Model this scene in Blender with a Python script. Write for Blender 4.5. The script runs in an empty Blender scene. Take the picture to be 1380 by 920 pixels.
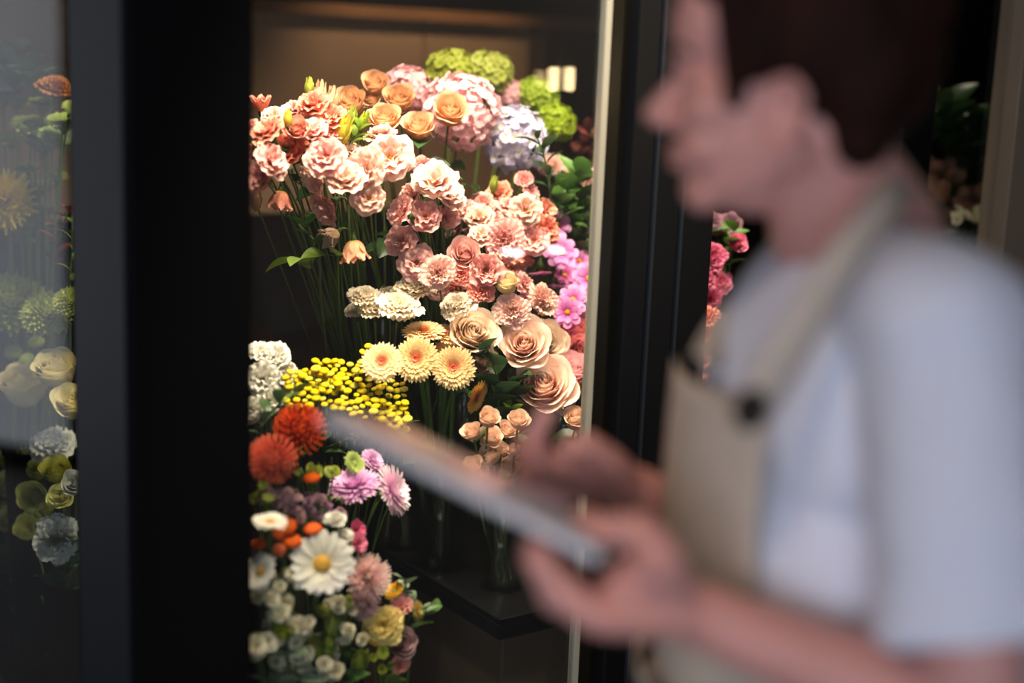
import bpy, math, random
from mathutils import Vector, Matrix, noise
R = math.radians
random.seed(7)
sc = bpy.context.scene
COL = sc.collection

# ---------------------------------------------------------------- camera
F_PX = 1917.0
CAM = Vector((0, 0, 1.6))
Zc = Vector((0.0394, 0.9803, -0.1936)).normalized()       # world up seen in the camera's own axes (right, up, forward)
Yc = (Vector((0, 0, 1)) - Zc * Zc.z).normalized()
Xc = Vector((Zc.y * Yc.z - Zc.z * Yc.y, Zc.z * Yc.x - Zc.x * Yc.z, Zc.x * Yc.y - Zc.y * Yc.x)) * -1
Xc = -Xc if Xc.x < 0 else Xc
def cw(v):            # camera axes -> world
    return Vector((Xc.dot(v), Yc.dot(v), Zc.dot(v)))
CR, CU, CF = cw(Vector((1, 0, 0))), cw(Vector((0, 1, 0))), cw(Vector((0, 0, 1)))
def ray(px, py):
    return (CF * F_PX + CR * (px - 690) - CU * (py - 460)).normalized()
def at(px, py, Y):
    d = ray(px, py)
    return CAM + d * (Y / d.y)
def depth(p): return (p - CAM).dot(CF)

cam = bpy.data.cameras.new('camera'); camo = bpy.data.objects.new('camera', cam); COL.objects.link(camo)
m = Matrix((CR, CU, -CF)).transposed().to_4x4(); m.translation = CAM
camo.matrix_world = m
cam.sensor_width = 36; cam.lens = F_PX * 36 / 1380
cam.clip_start = .05
cam.dof.use_dof = True; cam.dof.focus_distance = 2.27; cam.dof.aperture_fstop = 1.05
sc.camera = camo

# ---------------------------------------------------------------- helpers
def tag(o, label=None, cat=None, group=None, kind=None):
    if label: o['label'] = label
    if cat: o['category'] = cat
    if group: o['group'] = group
    if kind: o['kind'] = kind
    return o
def empty(name, loc, label=None, cat=None, group=None):
    o = bpy.data.objects.new(name, None); COL.objects.link(o); o.location = loc
    o.empty_display_size = .02
    return tag(o, label, cat, group)

class MB:
    def __init__(s): s.v = []; s.f = []; s.uv = []; s.mi = []
    def add(s, vs, fs, uvs=None, mi=0):
        o = len(s.v); s.v += [tuple(p) for p in vs]
        s.uv += uvs if uvs else [(0.5, 0.5)] * len(vs)
        for f in fs: s.f.append(tuple(o + i for i in f)); s.mi.append(mi)
    def box(s, c, size, ax=None):
        X, Y, Z = ax if ax else (Vector((1, 0, 0)), Vector((0, 1, 0)), Vector((0, 0, 1)))
        c = Vector(c); a, b, d = [k / 2 for k in size]
        vs = [c + X * (i * a) + Y * (j * b) + Z * (k * d) for i in (-1, 1) for j in (-1, 1) for k in (-1, 1)]
        s.add(vs, [(0, 1, 3, 2), (4, 6, 7, 5), (0, 4, 5, 1), (2, 3, 7, 6), (0, 2, 6, 4), (1, 5, 7, 3)])
    def ball(s, c, rad, ax=None, nu=16, nv=10, mi=0):
        X, Y, Z = ax if ax else (Vector((1, 0, 0)), Vector((0, 1, 0)), Vector((0, 0, 1)))
        c = Vector(c); rx, ry, rz = rad if isinstance(rad, (tuple, list)) else (rad,) * 3
        vs = [c + Z * rz]; uv = [(0, 1)]
        for j in range(1, nv):
            t = math.pi * j / nv
            for i in range(nu):
                a = 2 * math.pi * i / nu
                vs.append(c + X * (rx * math.sin(t) * math.cos(a)) + Y * (ry * math.sin(t) * math.sin(a)) + Z * (rz * math.cos(t)))
                uv.append((i / nu, 1 - j / nv))
        vs.append(c - Z * rz); uv.append((0, 0)); n = len(vs) - 1; fs = []
        for i in range(nu):
            fs.append((0, 1 + i, 1 + (i + 1) % nu))
            for j in range(nv - 2):
                a = 1 + j * nu + i; b = 1 + j * nu + (i + 1) % nu
                fs.append((a, a + nu, b + nu, b))
            fs.append((1 + (nv - 2) * nu + i, n, 1 + (nv - 2) * nu + (i + 1) % nu))
        s.add(vs, fs, uv, mi)
    def tube(s, pts, rads, n=8, mi=0, flat=None):
        pts = [Vector(p) for p in pts]
        if not isinstance(rads, (list, tuple)): rads = [rads] * len(pts)
        vs = []; fs = []; uv = []; prev = None
        for k, p in enumerate(pts):
            t = (pts[min(k + 1, len(pts) - 1)] - pts[max(k - 1, 0)])
            t = t.normalized() if t.length > 1e-9 else Vector((0, 0, 1))
            if prev is None:
                a = t.orthogonal().normalized()
            else:
                a = (prev - t * prev.dot(t)); a = a.normalized() if a.length > 1e-6 else t.orthogonal().normalized()
            prev = a; b = t.cross(a)
            for i in range(n):
                q = 2 * math.pi * i / n
                vs.append(p + (a * math.cos(q) + b * math.sin(q)) * rads[k]); uv.append((i / n, k / max(1, len(pts) - 1)))
        for k in range(len(pts) - 1):
            for i in range(n):
                j = (i + 1) % n
                fs.append((k * n + i, k * n + j, k * n + n + j, k * n + n + i))
        fs.append(tuple(range(n))[::-1]); fs.append(tuple((len(pts) - 1) * n + i for i in range(n)))
        s.add(vs, fs, uv, mi)
    def capsule(s, a, b, ra, rb, n=14):
        a, b = Vector(a), Vector(b); d = (b - a); L = d.length; d = d / L
        pts, rs = [], []
        for k in range(5):
            t = math.pi / 2 * k / 5
            pts.append(a - d * (ra * math.cos(t))); rs.append(max(.0004, ra * math.sin(t)))
        for k in range(4): pts.append(a.lerp(b, k / 3)); rs.append(ra + (rb - ra) * k / 3)
        for k in range(4, -1, -1):
            t = math.pi / 2 * k / 5
            pts.append(b + d * (rb * math.cos(t))); rs.append(max(.0004, rb * math.sin(t)))
        s.tube(pts, rs, n)
    def lathe(s, prof, c=(0, 0, 0), n=28, mi=0):
        c = Vector(c); vs = []; fs = []
        for (r, z) in prof:
            for i in range(n):
                a = 2 * math.pi * i / n
                vs.append(c + Vector((r * math.cos(a), r * math.sin(a), z)))
        for k in range(len(prof) - 1):
            for i in range(n):
                j = (i + 1) % n
                fs.append((k * n + i, k * n + j, k * n + n + j, k * n + n + i))
        s.add(vs, fs, None, mi)
    def mesh(s, name, mats, smooth=True):
        me = bpy.data.meshes.new(name); me.from_pydata(s.v, [], s.f); me.update()
        uvl = me.uv_layers.new(name='UVMap')
        vi = [0] * len(me.loops); me.loops.foreach_get('vertex_index', vi)
        flat = []
        for i in vi: flat += s.uv[i]
        uvl.data.foreach_set('uv', flat)
        for mt in (mats if isinstance(mats, list) else [mats]): me.materials.append(mt)
        me.polygons.foreach_set('material_index', s.mi)
        me.polygons.foreach_set('use_smooth', [smooth] * len(me.polygons))
        me.update()
        return me
    def build(s, name, mat, parent=None, smooth=True):
        return link(name, s.mesh(name, mat, smooth), parent)
def link(name, me, parent=None, loc=None, rot=None, scale=None):
    o = bpy.data.objects.new(name, me); COL.objects.link(o)
    if parent: o.parent = parent
    if loc is not None: o.location = loc
    if rot is not None: o.rotation_mode = 'QUATERNION'; o.rotation_quaternion = rot
    if scale is not None: o.scale = (scale,) * 3 if not isinstance(scale, (tuple, list)) else scale
    return o

# ---------------------------------------------------------------- materials
def hexc(h):
    h = h.lstrip('#'); c = [int(h[i:i + 2], 16) / 255 for i in (0, 2, 4)]
    return tuple((x / 12.92 if x <= .04045 else ((x + .055) / 1.055) ** 2.4) for x in c) + (1,)
def nodes(name):
    m = bpy.data.materials.new(name); m.use_nodes = True; nt = m.node_tree; nt.nodes.clear()
    out = nt.nodes.new('ShaderNodeOutputMaterial'); return m, nt, out
def plain(name, col, rough=.5, metal=0, spec=.5, bump=0, bscale=200, var=0, vscale=6, sss=0, sheen=0, stretch=None):
    m, nt, out = nodes(name); p = nt.nodes.new('ShaderNodeBsdfPrincipled')
    p.inputs['Base Color'].default_value = hexc(col); p.inputs['Roughness'].default_value = rough
    p.inputs['Metallic'].default_value = metal; p.inputs['Specular IOR Level'].default_value = spec
    if sss:
        p.inputs['Subsurface Weight'].default_value = sss; p.inputs['Subsurface Radius'].default_value = (.012, .005, .003)
        p.inputs['Subsurface Scale'].default_value = 1
    if sheen: p.inputs['Sheen Weight'].default_value = sheen
    tc = nt.nodes.new('ShaderNodeTexCoord'); mp = nt.nodes.new('ShaderNodeMapping')
    if stretch: mp.inputs['Scale'].default_value = stretch
    nt.links.new(tc.outputs['Object'], mp.inputs['Vector'])
    if var:
        n = nt.nodes.new('ShaderNodeTexNoise'); n.inputs['Scale'].default_value = vscale; n.inputs['Detail'].default_value = 4
        nt.links.new(mp.outputs[0], n.inputs['Vector'])
        r = nt.nodes.new('ShaderNodeValToRGB'); c = hexc(col)
        r.color_ramp.elements[0].color = tuple(x * (1 - var) for x in c[:3]) + (1,); r.color_ramp.elements[0].position = .3
        r.color_ramp.elements[1].color = tuple(min(1, x * (1 + var)) for x in c[:3]) + (1,); r.color_ramp.elements[1].position = .7
        nt.links.new(n.outputs['Fac'], r.inputs[0]); nt.links.new(r.outputs[0], p.inputs['Base Color'])
    if bump:
        n = nt.nodes.new('ShaderNodeTexNoise'); n.inputs['Scale'].default_value = bscale; n.inputs['Detail'].default_value = 3
        nt.links.new(mp.outputs[0], n.inputs['Vector'])
        b = nt.nodes.new('ShaderNodeBump'); b.inputs['Strength'].default_value = bump; b.inputs['Distance'].default_value = .002
        nt.links.new(n.outputs['Fac'], b.inputs['Height']); nt.links.new(b.outputs[0], p.inputs['Normal'])
    nt.links.new(p.outputs[0], out.inputs[0]); return m
PM = {}
def petal(name, stops, trans=.28, rough=.55, var=.12, spec=.15, amp=.24):
    """petal colour runs from the petal's base (0) to its tip (1)"""
    if name in PM: return PM[name]
    m, nt, out = nodes('petal_' + name); L = nt.links.new
    tc = nt.nodes.new('ShaderNodeTexCoord'); sp = nt.nodes.new('ShaderNodeSeparateXYZ'); L(tc.outputs['UV'], sp.inputs[0])
    nz = nt.nodes.new('ShaderNodeTexNoise'); nz.inputs['Scale'].default_value = 3.2; nz.inputs['Detail'].default_value = 3
    L(tc.outputs['Object'], nz.inputs['Vector'])
    ad = nt.nodes.new('ShaderNodeMath'); ad.operation = 'MULTIPLY_ADD'; ad.inputs[1].default_value = amp; L(nz.outputs['Fac'], ad.inputs[0])
    sb = nt.nodes.new('ShaderNodeMath'); sb.operation = 'SUBTRACT'; L(sp.outputs[1], sb.inputs[0]); sb.inputs[1].default_value = amp / 2; L(sb.outputs[0], ad.inputs[2])
    r = nt.nodes.new('ShaderNodeValToRGB'); cr = r.color_ramp
    cr.elements[0].position = stops[0][0]; cr.elements[0].color = hexc(stops[0][1])
    cr.elements[1].position = stops[-1][0]; cr.elements[1].color = hexc(stops[-1][1])
    for p_, c_ in stops[1:-1]: e = cr.elements.new(p_); e.color = hexc(c_)
    L(ad.outputs[0], r.inputs[0])
    oi = nt.nodes.new('ShaderNodeObjectInfo'); hs = nt.nodes.new('ShaderNodeHueSaturation')
    mr = nt.nodes.new('ShaderNodeMapRange'); mr.inputs['To Min'].default_value = 1 - var; mr.inputs['To Max'].default_value = 1 + var * .4
    L(oi.outputs['Random'], mr.inputs['Value']); L(mr.outputs[0], hs.inputs['Value'])
    m2 = nt.nodes.new('ShaderNodeMapRange'); m2.inputs['To Min'].default_value = 1.12; m2.inputs['To Max'].default_value = .92
    L(oi.outputs['Random'], m2.inputs['Value']); L(m2.outputs[0], hs.inputs['Saturation']); L(r.outputs[0], hs.inputs['Color'])
    p = nt.nodes.new('ShaderNodeBsdfPrincipled'); p.inputs['Roughness'].default_value = rough; p.inputs['Specular IOR Level'].default_value = spec
    L(hs.outputs[0], p.inputs['Base Color'])
    t = nt.nodes.new('ShaderNodeBsdfTranslucent'); L(hs.outputs[0], t.inputs['Color'])
    mx = nt.nodes.new('ShaderNodeMixShader'); mx.inputs[0].default_value = trans
    L(p.outputs[0], mx.inputs[1]); L(t.outputs[0], mx.inputs[2]); L(mx.outputs[0], out.inputs[0])
    PM[name] = m; return m
def glass(name, tint='#ffffff', ior=1.5, rough=.0, absorb=0, haze=0.0):
    m, nt, out = nodes(name); L = nt.links.new
    g = nt.nodes.new('ShaderNodeNewGeometry'); fr = nt.nodes.new('ShaderNodeFresnel')
    mr = nt.nodes.new('ShaderNodeMapRange'); mr.inputs['To Min'].default_value = ior; mr.inputs['To Max'].default_value = 1 / ior
    L(g.outputs['Backfacing'], mr.inputs['Value']); L(mr.outputs[0], fr.inputs['IOR'])
    tr = nt.nodes.new('ShaderNodeBsdfTransparent'); tr.inputs[0].default_value = hexc(tint)
    gl = nt.nodes.new('ShaderNodeBsdfGlossy'); gl.inputs['Roughness'].default_value = rough
    mx = nt.nodes.new('ShaderNodeMixShader'); L(fr.outputs[0], mx.inputs[0]); L(tr.outputs[0], mx.inputs[1]); L(gl.outputs[0], mx.inputs[2])
    last = mx
    if haze:
        df = nt.nodes.new('ShaderNodeBsdfDiffuse'); df.inputs[0].default_value = (.7, .7, .75, 1)  # pale diffuse mixed in to imitate reflected haze on the pane
        m3 = nt.nodes.new('ShaderNodeMixShader'); m3.inputs[0].default_value = haze
        L(mx.outputs[0], m3.inputs[1]); L(df.outputs[0], m3.inputs[2]); last = m3
    L(last.outputs[0], out.inputs[0]); return m
def emit(name, col, s):
    m, nt, out = nodes(name); e = nt.nodes.new('ShaderNodeEmission'); e.inputs[0].default_value = hexc(col); e.inputs[1].default_value = s
    nt.links.new(e.outputs[0], out.inputs[0]); return m

M_BLACK = plain('black_powder_coat', '#0e0f12', .45, 0, .3, bump=.05, bscale=900)
M_BLACKP = plain('black_matt', '#070708', .8, 0, .1)
M_ALU = plain('brushed_strip', '#b9b6a6', .35, .3)
M_SEAM = plain('dark_anodised', '#3c424c', .3, .6)
M_STEM = petal('stem_green', [(0, '#3c4a24'), (1, '#5c7436')], .1, .5)
M_STEMD = petal('stem_dark', [(0, '#33481f'), (1, '#4b6a2c')], .1, .45)
M_LEAF = petal('leaf_green', [(0, '#3f5f2a'), (1, '#577a38')], .25, .4, .25, .4)
M_LEAFD = petal('leaf_dark', [(0, '#2b4324'), (1, '#3b5a30')], .2, .35, .25, .5)
M_LEAFY = petal('leaf_fresh', [(0, '#7f9c3c'), (1, '#8fb048')], .35, .45, .2, .3)
M_EUC = petal('leaf_grey', [(0, '#6f8268'), (1, '#8d9c80')], .2, .6, .2)
M_WINE = petal('leaf_wine', [(0, '#4a2424'), (1, '#7a3a34')], .2, .6, .2)
M_GLASS = glass('vase_glass', '#eef3ee', 1.45)
M_WATER = glass('vase_water', '#c9d2bb', 1.33)
M_SKIN = plain('skin', '#cc958c', .5, 0, .35, sss=.25, var=.07, vscale=14, bump=.08, bscale=500)
M_LIP = plain('lip_skin', '#a85f58', .4)
M_HAIR = plain('dark_brown_hair', '#26120d', .75, 0, .12, bump=1.0, bscale=60, var=.5, vscale=40, stretch=(1, 1, .25))
M_SHIRT = plain('white_cotton', '#d8dcea', .9, 0, .2, bump=.15, bscale=900, sheen=.2)
M_APRON = plain('sand_canvas', '#bdb3a6', .9, 0, .2, bump=.3, bscale=1200, var=.06, vscale=30)
M_TROUS = plain('dark_trousers', '#23252c', .9)
M_SHOE = plain('shoe_leather', '#17130f', .5)

# petal palettes
P = petal
P('coral', [(0, '#e8c860'), (.35, '#ea8c6a'), (.8, '#ec8a76'), (1, '#f2ac94')])
P('salmon', [(0, '#e6c468'), (.3, '#f0a080'), (.8, '#f09c88'), (1, '#f6c0a8')])
P('pale', [(0, '#d8b048'), (.22, '#f0c3a4'), (.75, '#f2c0ae'), (1, '#fadccc')])
P('pink', [(0, '#dcbc6c'), (.2, '#e09088'), (.7, '#f0a8a2'), (1, '#f8cec2')])
P('rosepk', [(0, '#c87a6c'), (.4, '#e89890'), (1, '#f8c2ba')])
P('dusty', [(0, '#9a5c50'), (.4, '#d89a92'), (1, '#ecbcb2')])
P('dimbell', [(0, '#d6b060'), (.4, '#cfb08c'), (1, '#d8b8a0')])
P('bell', [(0, '#dcc264'), (.3, '#eeb184'), (1, '#f4a98c')])
P('coralcarn', [(0, '#c86a56'), (.5, '#ee8c7a'), (1, '#f8a898')])
P('pinkcarn', [(0, '#d8907e'), (.5, '#f2aa9a'), (1, '#fad4c4')])
P('cream', [(0, '#d8c088'), (.5, '#f4e2c4'), (1, '#fff2dc')])
P('creambud', [(0, '#ccc060'), (.5, '#f0dcaa'), (1, '#f8e8c4')])
P('peachrose', [(0, '#f0a468'), (.45, '#f8bc8e'), (1, '#fdd6b2')])
P('tanrose', [(0, '#cc9460'), (.5, '#e8b88c'), (1, '#f0c8a4')])
P('peachbig', [(0, '#f0a484'), (.5, '#f8c2a8'), (1, '#fde0cc')])
P('peachlight', [(0, '#f4c498'), (.5, '#fad8b8'), (1, '#ffecd6')])
P('lilacrose', [(0, '#d88c98'), (.5, '#ecaab0'), (1, '#f6c8ca')])
P('coralrose', [(0, '#c85a60'), (.5, '#e8848a'), (1, '#f6aaa8')])
P('hydpink', [(0, '#eab4b8'), (.5, '#f6c0c4'), (1, '#fcd8d6')], var=.06)
P('hydmauve', [(0, '#dcaab0'), (.5, '#e8b6bc'), (1, '#ecc6c8')], var=.06)
P('hydlav', [(.2, '#d8d4a8'), (.45, '#d8cfd8'), (.65, '#bcaede'), (1, '#dcd4e4')], var=.04, amp=1.3)
P('hydgreen', [(0, '#8a9430'), (.5, '#a4ac40'), (1, '#c4c864')], var=.08)
P('hydlime', [(0, '#6c8420'), (.5, '#8ea234'), (1, '#aabc4c')], var=.08)
P('gerb', [(.1, '#ec9850'), (.55, '#f4be72'), (1, '#fbe2ae')])
P('gerbc', [(0, '#e06848'), (.6, '#f0946a'), (1, '#f6b488')])
P('gerby', [(0, '#e08a3c'), (.5, '#f0b448'), (1, '#f8d470')])
P('tansy', [(0, '#b89a10'), (.5, '#e0c81c'), (1, '#f0dc30')])
P('cosmos', [(0, '#c050a0'), (.4, '#dc84c0'), (1, '#eeb0dc')])
P('magenta', [(0, '#a03c78'), (.4, '#c868a0'), (1, '#dc8cba')])
P('aster', [(0, '#c868b0'), (.45, '#dc8ed0'), (1, '#f0c4e4')])
P('asterw', [(0, '#e0a0cc'), (.5, '#eebadc'), (1, '#f8e2ea')])
P('protea', [(0, '#7c1608'), (.45, '#d83c1c'), (1, '#ff7a48')], .1)
P('orange', [(0, '#c04018'), (.5, '#e8622c'), (1, '#f07c40')])
P('white', [(0, '#ccc8a0'), (.4, '#e8e4d4'), (1, '#f6f2e8')])
P('whitedaisy', [(0, '#d8d4b4'), (.4, '#efeadb'), (1, '#f8f4ea')])
P('yellowc', [(0, '#c88c10'), (1, '#e8b428')])
P('mumpink', [(0, '#c48c90'), (.5, '#ecc0bc'), (1, '#fae6d8')])
P('mummauve', [(0, '#8c5c68'), (.5, '#b88c94'), (1, '#dcc0bc')])
P('palepin', [(0, '#c89c8c'), (.5, '#e6bcb0'), (1, '#f2d2c8')])
P('greenmum', [(0, '#7c9038'), (.5, '#a2b04c'), (1, '#bcc468')])
P('greendisc', [(0, '#7c9038'), (.5, '#98ac50'), (1, '#b4c26c')])
P('dahlia', [(0, '#c8a428'), (.5, '#e4cc58'), (1, '#f0dc78')])
P('ranunc', [(0, '#d89840'), (.35, '#ecd690'), (1, '#efe8b8')])
P('yellowsm', [(0, '#b8b030'), (.5, '#d0cc58'), (1, '#dcdc84')])
P('rust', [(0, '#8c4a24'), (.5, '#b8703c'), (1, '#c88850')])
P('greywhite', [(0, '#8c9088'), (.5, '#b0b4ac'), (1, '#c4c8c0')])
P('deeppink', [(0, '#a03058'), (.5, '#d85c88'), (1, '#ee8cac')])
P('hotcoral', [(0, '#c04c50'), (.5, '#f0827c'), (1, '#fab0a0')])
P('budgreen', [(0, '#7c9434'), (1, '#b4bc50')])
P('yellowpetal', [(0, '#b4b030'), (1, '#e8d84c')])
P('pinkstock', [(0, '#d0807c'), (.5, '#ee9c9c'), (1, '#f8b8b2')])
P('bouqyellow', [(0, '#c89c30'), (.5, '#e4c45c'), (1, '#f0dc8c')])
P('mauve', [(0, '#7c4c50'), (.5, '#b08488'), (1, '#ccaaa8')])
P('fillw', [(0, '#aeb084'), (.5, '#dcd8b4'), (1, '#f0e8cc')])
P('statice', [(0, '#6c4050'), (.5, '#96687c'), (1, '#b890a0')])
P('dried', [(0, '#5c3c2c'), (.5, '#8c6450'), (1, '#a88470')])
P('sprayrose', [(0, '#d8a078'), (.5, '#f0c4a4'), (1, '#fadcc4')])

# ---------------------------------------------------------------- flower shapes (unit radius, facing +Z)
def strip(mb, th, L, W, r0, z0, akeys, ruf=0, freq=2.5, wrap=0, e=1.4, tr=.25, jag=0, nu=4, nv=5, cup=0, ph=0, tilt=None, mi=0, v0=0, fan=0):
    """one petal: runs outwards from the axis, its angle to the axis following akeys"""
    segs = 12; prof = [(r0, z0, akeys[0])]; r, z = r0, z0
    def ang(v):
        k = v * (len(akeys) - 1); i = min(int(k), len(akeys) - 2); return akeys[i] + (akeys[i + 1] - akeys[i]) * (k - i)
    for k in range(segs):
        a = ang((k + .5) / segs); r += math.sin(a) * L / segs; z += math.cos(a) * L / segs; prof.append((r, z, ang((k + 1) / segs)))
    def pr(v):
        k = max(0, min(v, 1)) * segs; i = min(int(k), segs - 1); f = k - i
        return [prof[i][q] + (prof[i + 1][q] - prof[i][q]) * f for q in range(3)]
    vs, uv, fs = [], [], []
    for j in range(nv + 1):
        v = j / nv
        for i in range(nu + 1):
            u = -1 + 2 * i / nu
            ve = v * (1 - tr * u * u)
            if jag and j == nv: ve -= jag * (i % 2)
            hw = W * max(.12, math.sin(math.pi * (.07 + .82 * v ** e)))
            if fan: hw = W * (.16 + .84 * math.sin(math.pi / 2 * min(1, v / .72)) ** 1.3) * (1 - fan * max(0, v - .72))
            r, z, a = pr(ve)
            lat = u * hw; off = ruf * v * v * math.sin(freq * u * math.pi + ph) + cup * u * u * hw
            r2 = r - math.cos(a) * off; z2 = z + math.sin(a) * off
            if wrap:
                rw = max(abs(r), .16) * 1.0
                q = th + lat / rw * wrap; p = Vector((r2 * math.cos(q), r2 * math.sin(q), z2))
                if wrap < 1: p += Vector((-math.sin(th), math.cos(th), 0)) * lat * (1 - wrap)
            else:
                p = Vector((math.cos(th) * r2 - math.sin(th) * lat, math.sin(th) * r2 + math.cos(th) * lat, z2))
            if tilt is not None: p = tilt @ p
            vs.append(p); uv.append(((u + 1) / 2, v0 + (1 - v0) * v))
    for j in range(nv):
        for i in range(nu):
            a = j * (nu + 1) + i; fs.append((a, a + 1, a + nu + 2, a + nu + 1))
    mb.add(vs, fs, uv, mi)
def ring(mb, n, L, W, r0, z0, ak, rng, jit=.12, off=None, **k):
    off = rng.random() * 6 if off is None else off
    for i in range(n):
        jl = 1 + rng.uniform(-jit, jit)
        strip(mb, off + 2 * math.pi * i / n + rng.uniform(-jit, jit) * .6, L * jl, W, r0, z0,
              [R(a + rng.uniform(-jit, jit) * 60) for a in ak], ph=rng.random() * 6, **k)
def m_lisi(s, opened=1.0):
    g = random.Random(s); mb = MB(); q = opened; K = dict(fan=.5, wrap=.6, nu=10, nv=6, tr=.3)
    ring(mb, 6, .98, .60, .04, -.12, [40, 42 + 28 * q, 60 + 42 * q], g, ruf=.075, freq=2.6, **K)
    ring(mb, 6, .92, .56, .04, -.08, [25, 32 + 22 * q, 45 + 36 * q], g, ruf=.085, freq=2.8, **K)
    ring(mb, 5, .80, .50, .04, -.04, [12, 22 + 12 * q, 34 + 24 * q], g, ruf=.08, freq=2.6, **K)
    ring(mb, 4, .62, .36, .05, -.02, [6, 14, 24 + 12 * q], g, ruf=.07, freq=2, **K)
    return mb
def m_bell(s):
    g = random.Random(s); mb = MB()
    ring(mb, 6, 1.35, .5, .05, -.5, [75, 25, 15, 45], g, ruf=.08, freq=2.2, wrap=.8, nu=7, nv=7, tr=.15, e=1.1, jit=.06)
    ring(mb, 5, 1.2, .5, .05, -.46, [65, 20, 10, 35], g, ruf=.08, freq=2.2, wrap=.8, nu=7, nv=7, tr=.15, e=1.1, jit=.06)
    return mb
def m_rose(s, openness=.6, n=26, big=False):
    g = random.Random(s); mb = MB(); ga = R(137.5)
    for k in range(n):
        f = k / (n - 1)
        tipc = 4 + (78 * openness) * f ** 1.8 + (30 if openness < .5 and k >= n - 6 else 0)
        L = .80 + .26 * f
        strip(mb, k * ga + g.uniform(-.2, .2), L, .26 + .36 * f, .02 + .05 * f, -.44 + .02 * g.random() - .08 * f,
              [R(4 + 88 * f ** .55), R(2 + 36 * f * (.7 + openness * .5)), R(-10 + 30 * f * openness), R(tipc)], ruf=.02 * (1 + f), freq=1.4, wrap=.95, fan=.5,
              nu=8, nv=7, tr=.2, ph=g.random() * 6)
    return mb
def m_bud(s):
    g = random.Random(s); mb = MB()
    for k in range(9):
        f = k / 8
        strip(mb, k * R(137.5), 1.55, .36 + .1 * f, .02, -.75, [R(60 * f), R(14), R(-14), R(-22 + 26 * f)], ruf=.03, wrap=.95, e=1.0, nu=6, nv=7, tr=.3)
    return mb
def m_carn(s, flatness=1.0):
    g = random.Random(s); mb = MB()
    for n, L, ak in ((9, 1.0, [55, 80, 98]), (9, .98, [45, 62, 80]), (9, .92, [30, 45, 60]), (8, .86, [18, 30, 42]), (7, .8, [8, 16, 24]), (4, .75, [2, 5, 10])):
        ring(mb, n, L * .9, .36, .03, -.15, ak, g, jit=.16, ruf=.075, freq=3.0, nu=10, nv=4, tr=.16, jag=.045, fan=.3)
    return mb
def m_gerb(s):
    g = random.Random(s); mb = MB()
    for n, L, ak, z in ((36, .98, [72, 92], -.05), (34, .86, [66, 84], 0), (30, .68, [60, 76], .03), (28, .5, [50, 70], .05)):
        ring(mb, n, L - .1, .085, .1, z, ak, g, jit=.06, nu=2, nv=4, cup=.3, fan=.9, tr=.12)
    return mb
def m_gerbc(s):
    g = random.Random(s); mb = MB()
    ring(mb, 34, .36, .03, .08, .06, [35, 65], g, jit=.1, nu=1, nv=2)
    ring(mb, 26, .24, .03, .05, .08, [15, 50], g, jit=.1, nu=1, nv=2)
    mb.ball((0, 0, .06), (.12, .12, .07), nu=14, nv=8); return mb
def m_dome(s, r=.25, h=.16, z=.04):
    g = random.Random(s); mb = MB(); mb.ball((0, 0, z), (r, r, h), nu=20, nv=12)
    for k in range(60):
        t = math.sqrt(k / 60) * r * .95; a = k * 2.39996
        zz = z + h * math.sqrt(max(0, 1 - (t / r) ** 2))
        mb.ball((t * math.cos(a), t * math.sin(a), zz), r * .1, nu=5, nv=4)
    return mb
def m_daisy(s, n=18, W=.17, rings=2):
    g = random.Random(s); mb = MB()
    for q in range(rings):
        ring(mb, n, .86 - .05 * q, W, .14, .02 * q, [80 - 8 * q, 95 - 10 * q], g, jit=.08, nu=4, nv=4, cup=.25, fan=.9, tr=.14)
    return mb
def m_cosmos(s):
    g = random.Random(s); mb = MB()
    ring(mb, 8, .86, .27, .14, 0, [70, 92], g, jit=.08, nu=6, nv=4, ruf=.03, freq=3, fan=.5, tr=.14, jag=.05)
    ring(mb, 7, .7, .22, .14, .03, [60, 80], g, jit=.12, nu=6, nv=4, ruf=.03, freq=3, e=1.6, tr=.12, jag=.08)
    return mb
def m_aster(s):
    g = random.Random(s); mb = MB()
    for n, L, ak in ((44, .95, [75, 100]), (42, .92, [65, 86]), (38, .84, [50, 72]), (34, .72, [38, 58]), (26, .56, [25, 42]), (18, .45, [8, 20])):
        ring(mb, n, L, .055, .07, 0, ak, g, jit=.08, nu=2, nv=4, fan=.6, tr=.1)
    return mb
def m_pom(s, n=140, W=.13, L=.8, cover=.62, curl=35, squash=.85, nu=3, nv=4, jag=0, ruf=0, cup=.5):
    g = random.Random(s); mb = MB()
    for k in range(n):
        z = 1 - (k + .5) / n * 2 * cover; t = math.acos(z); a = k * 2.39996 + g.uniform(-.1, .1)
        d = Vector((math.sin(t) * math.cos(a), math.sin(t) * math.sin(a), math.cos(t)))
        ax = Vector((-math.sin(a), math.cos(a), 0))
        rot = Matrix.Rotation(a, 3, 'Z') @ Matrix.Rotation(t - R(90), 3, 'Y')
        # petal drawn along +X then turned to d
        S = Matrix(((1, 0, 0), (0, 1, 0), (0, 0, squash)))
        strip(mb, 0, L * g.uniform(.9, 1.1), W, 1 - L, 0, [R(92), R(90 - curl * .4), R(90 - curl)], nu=nu, nv=nv, cup=cup, e=1.2, tr=.3, tilt=S @ rot, jag=jag, ruf=ruf, freq=3)
    return mb
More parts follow.
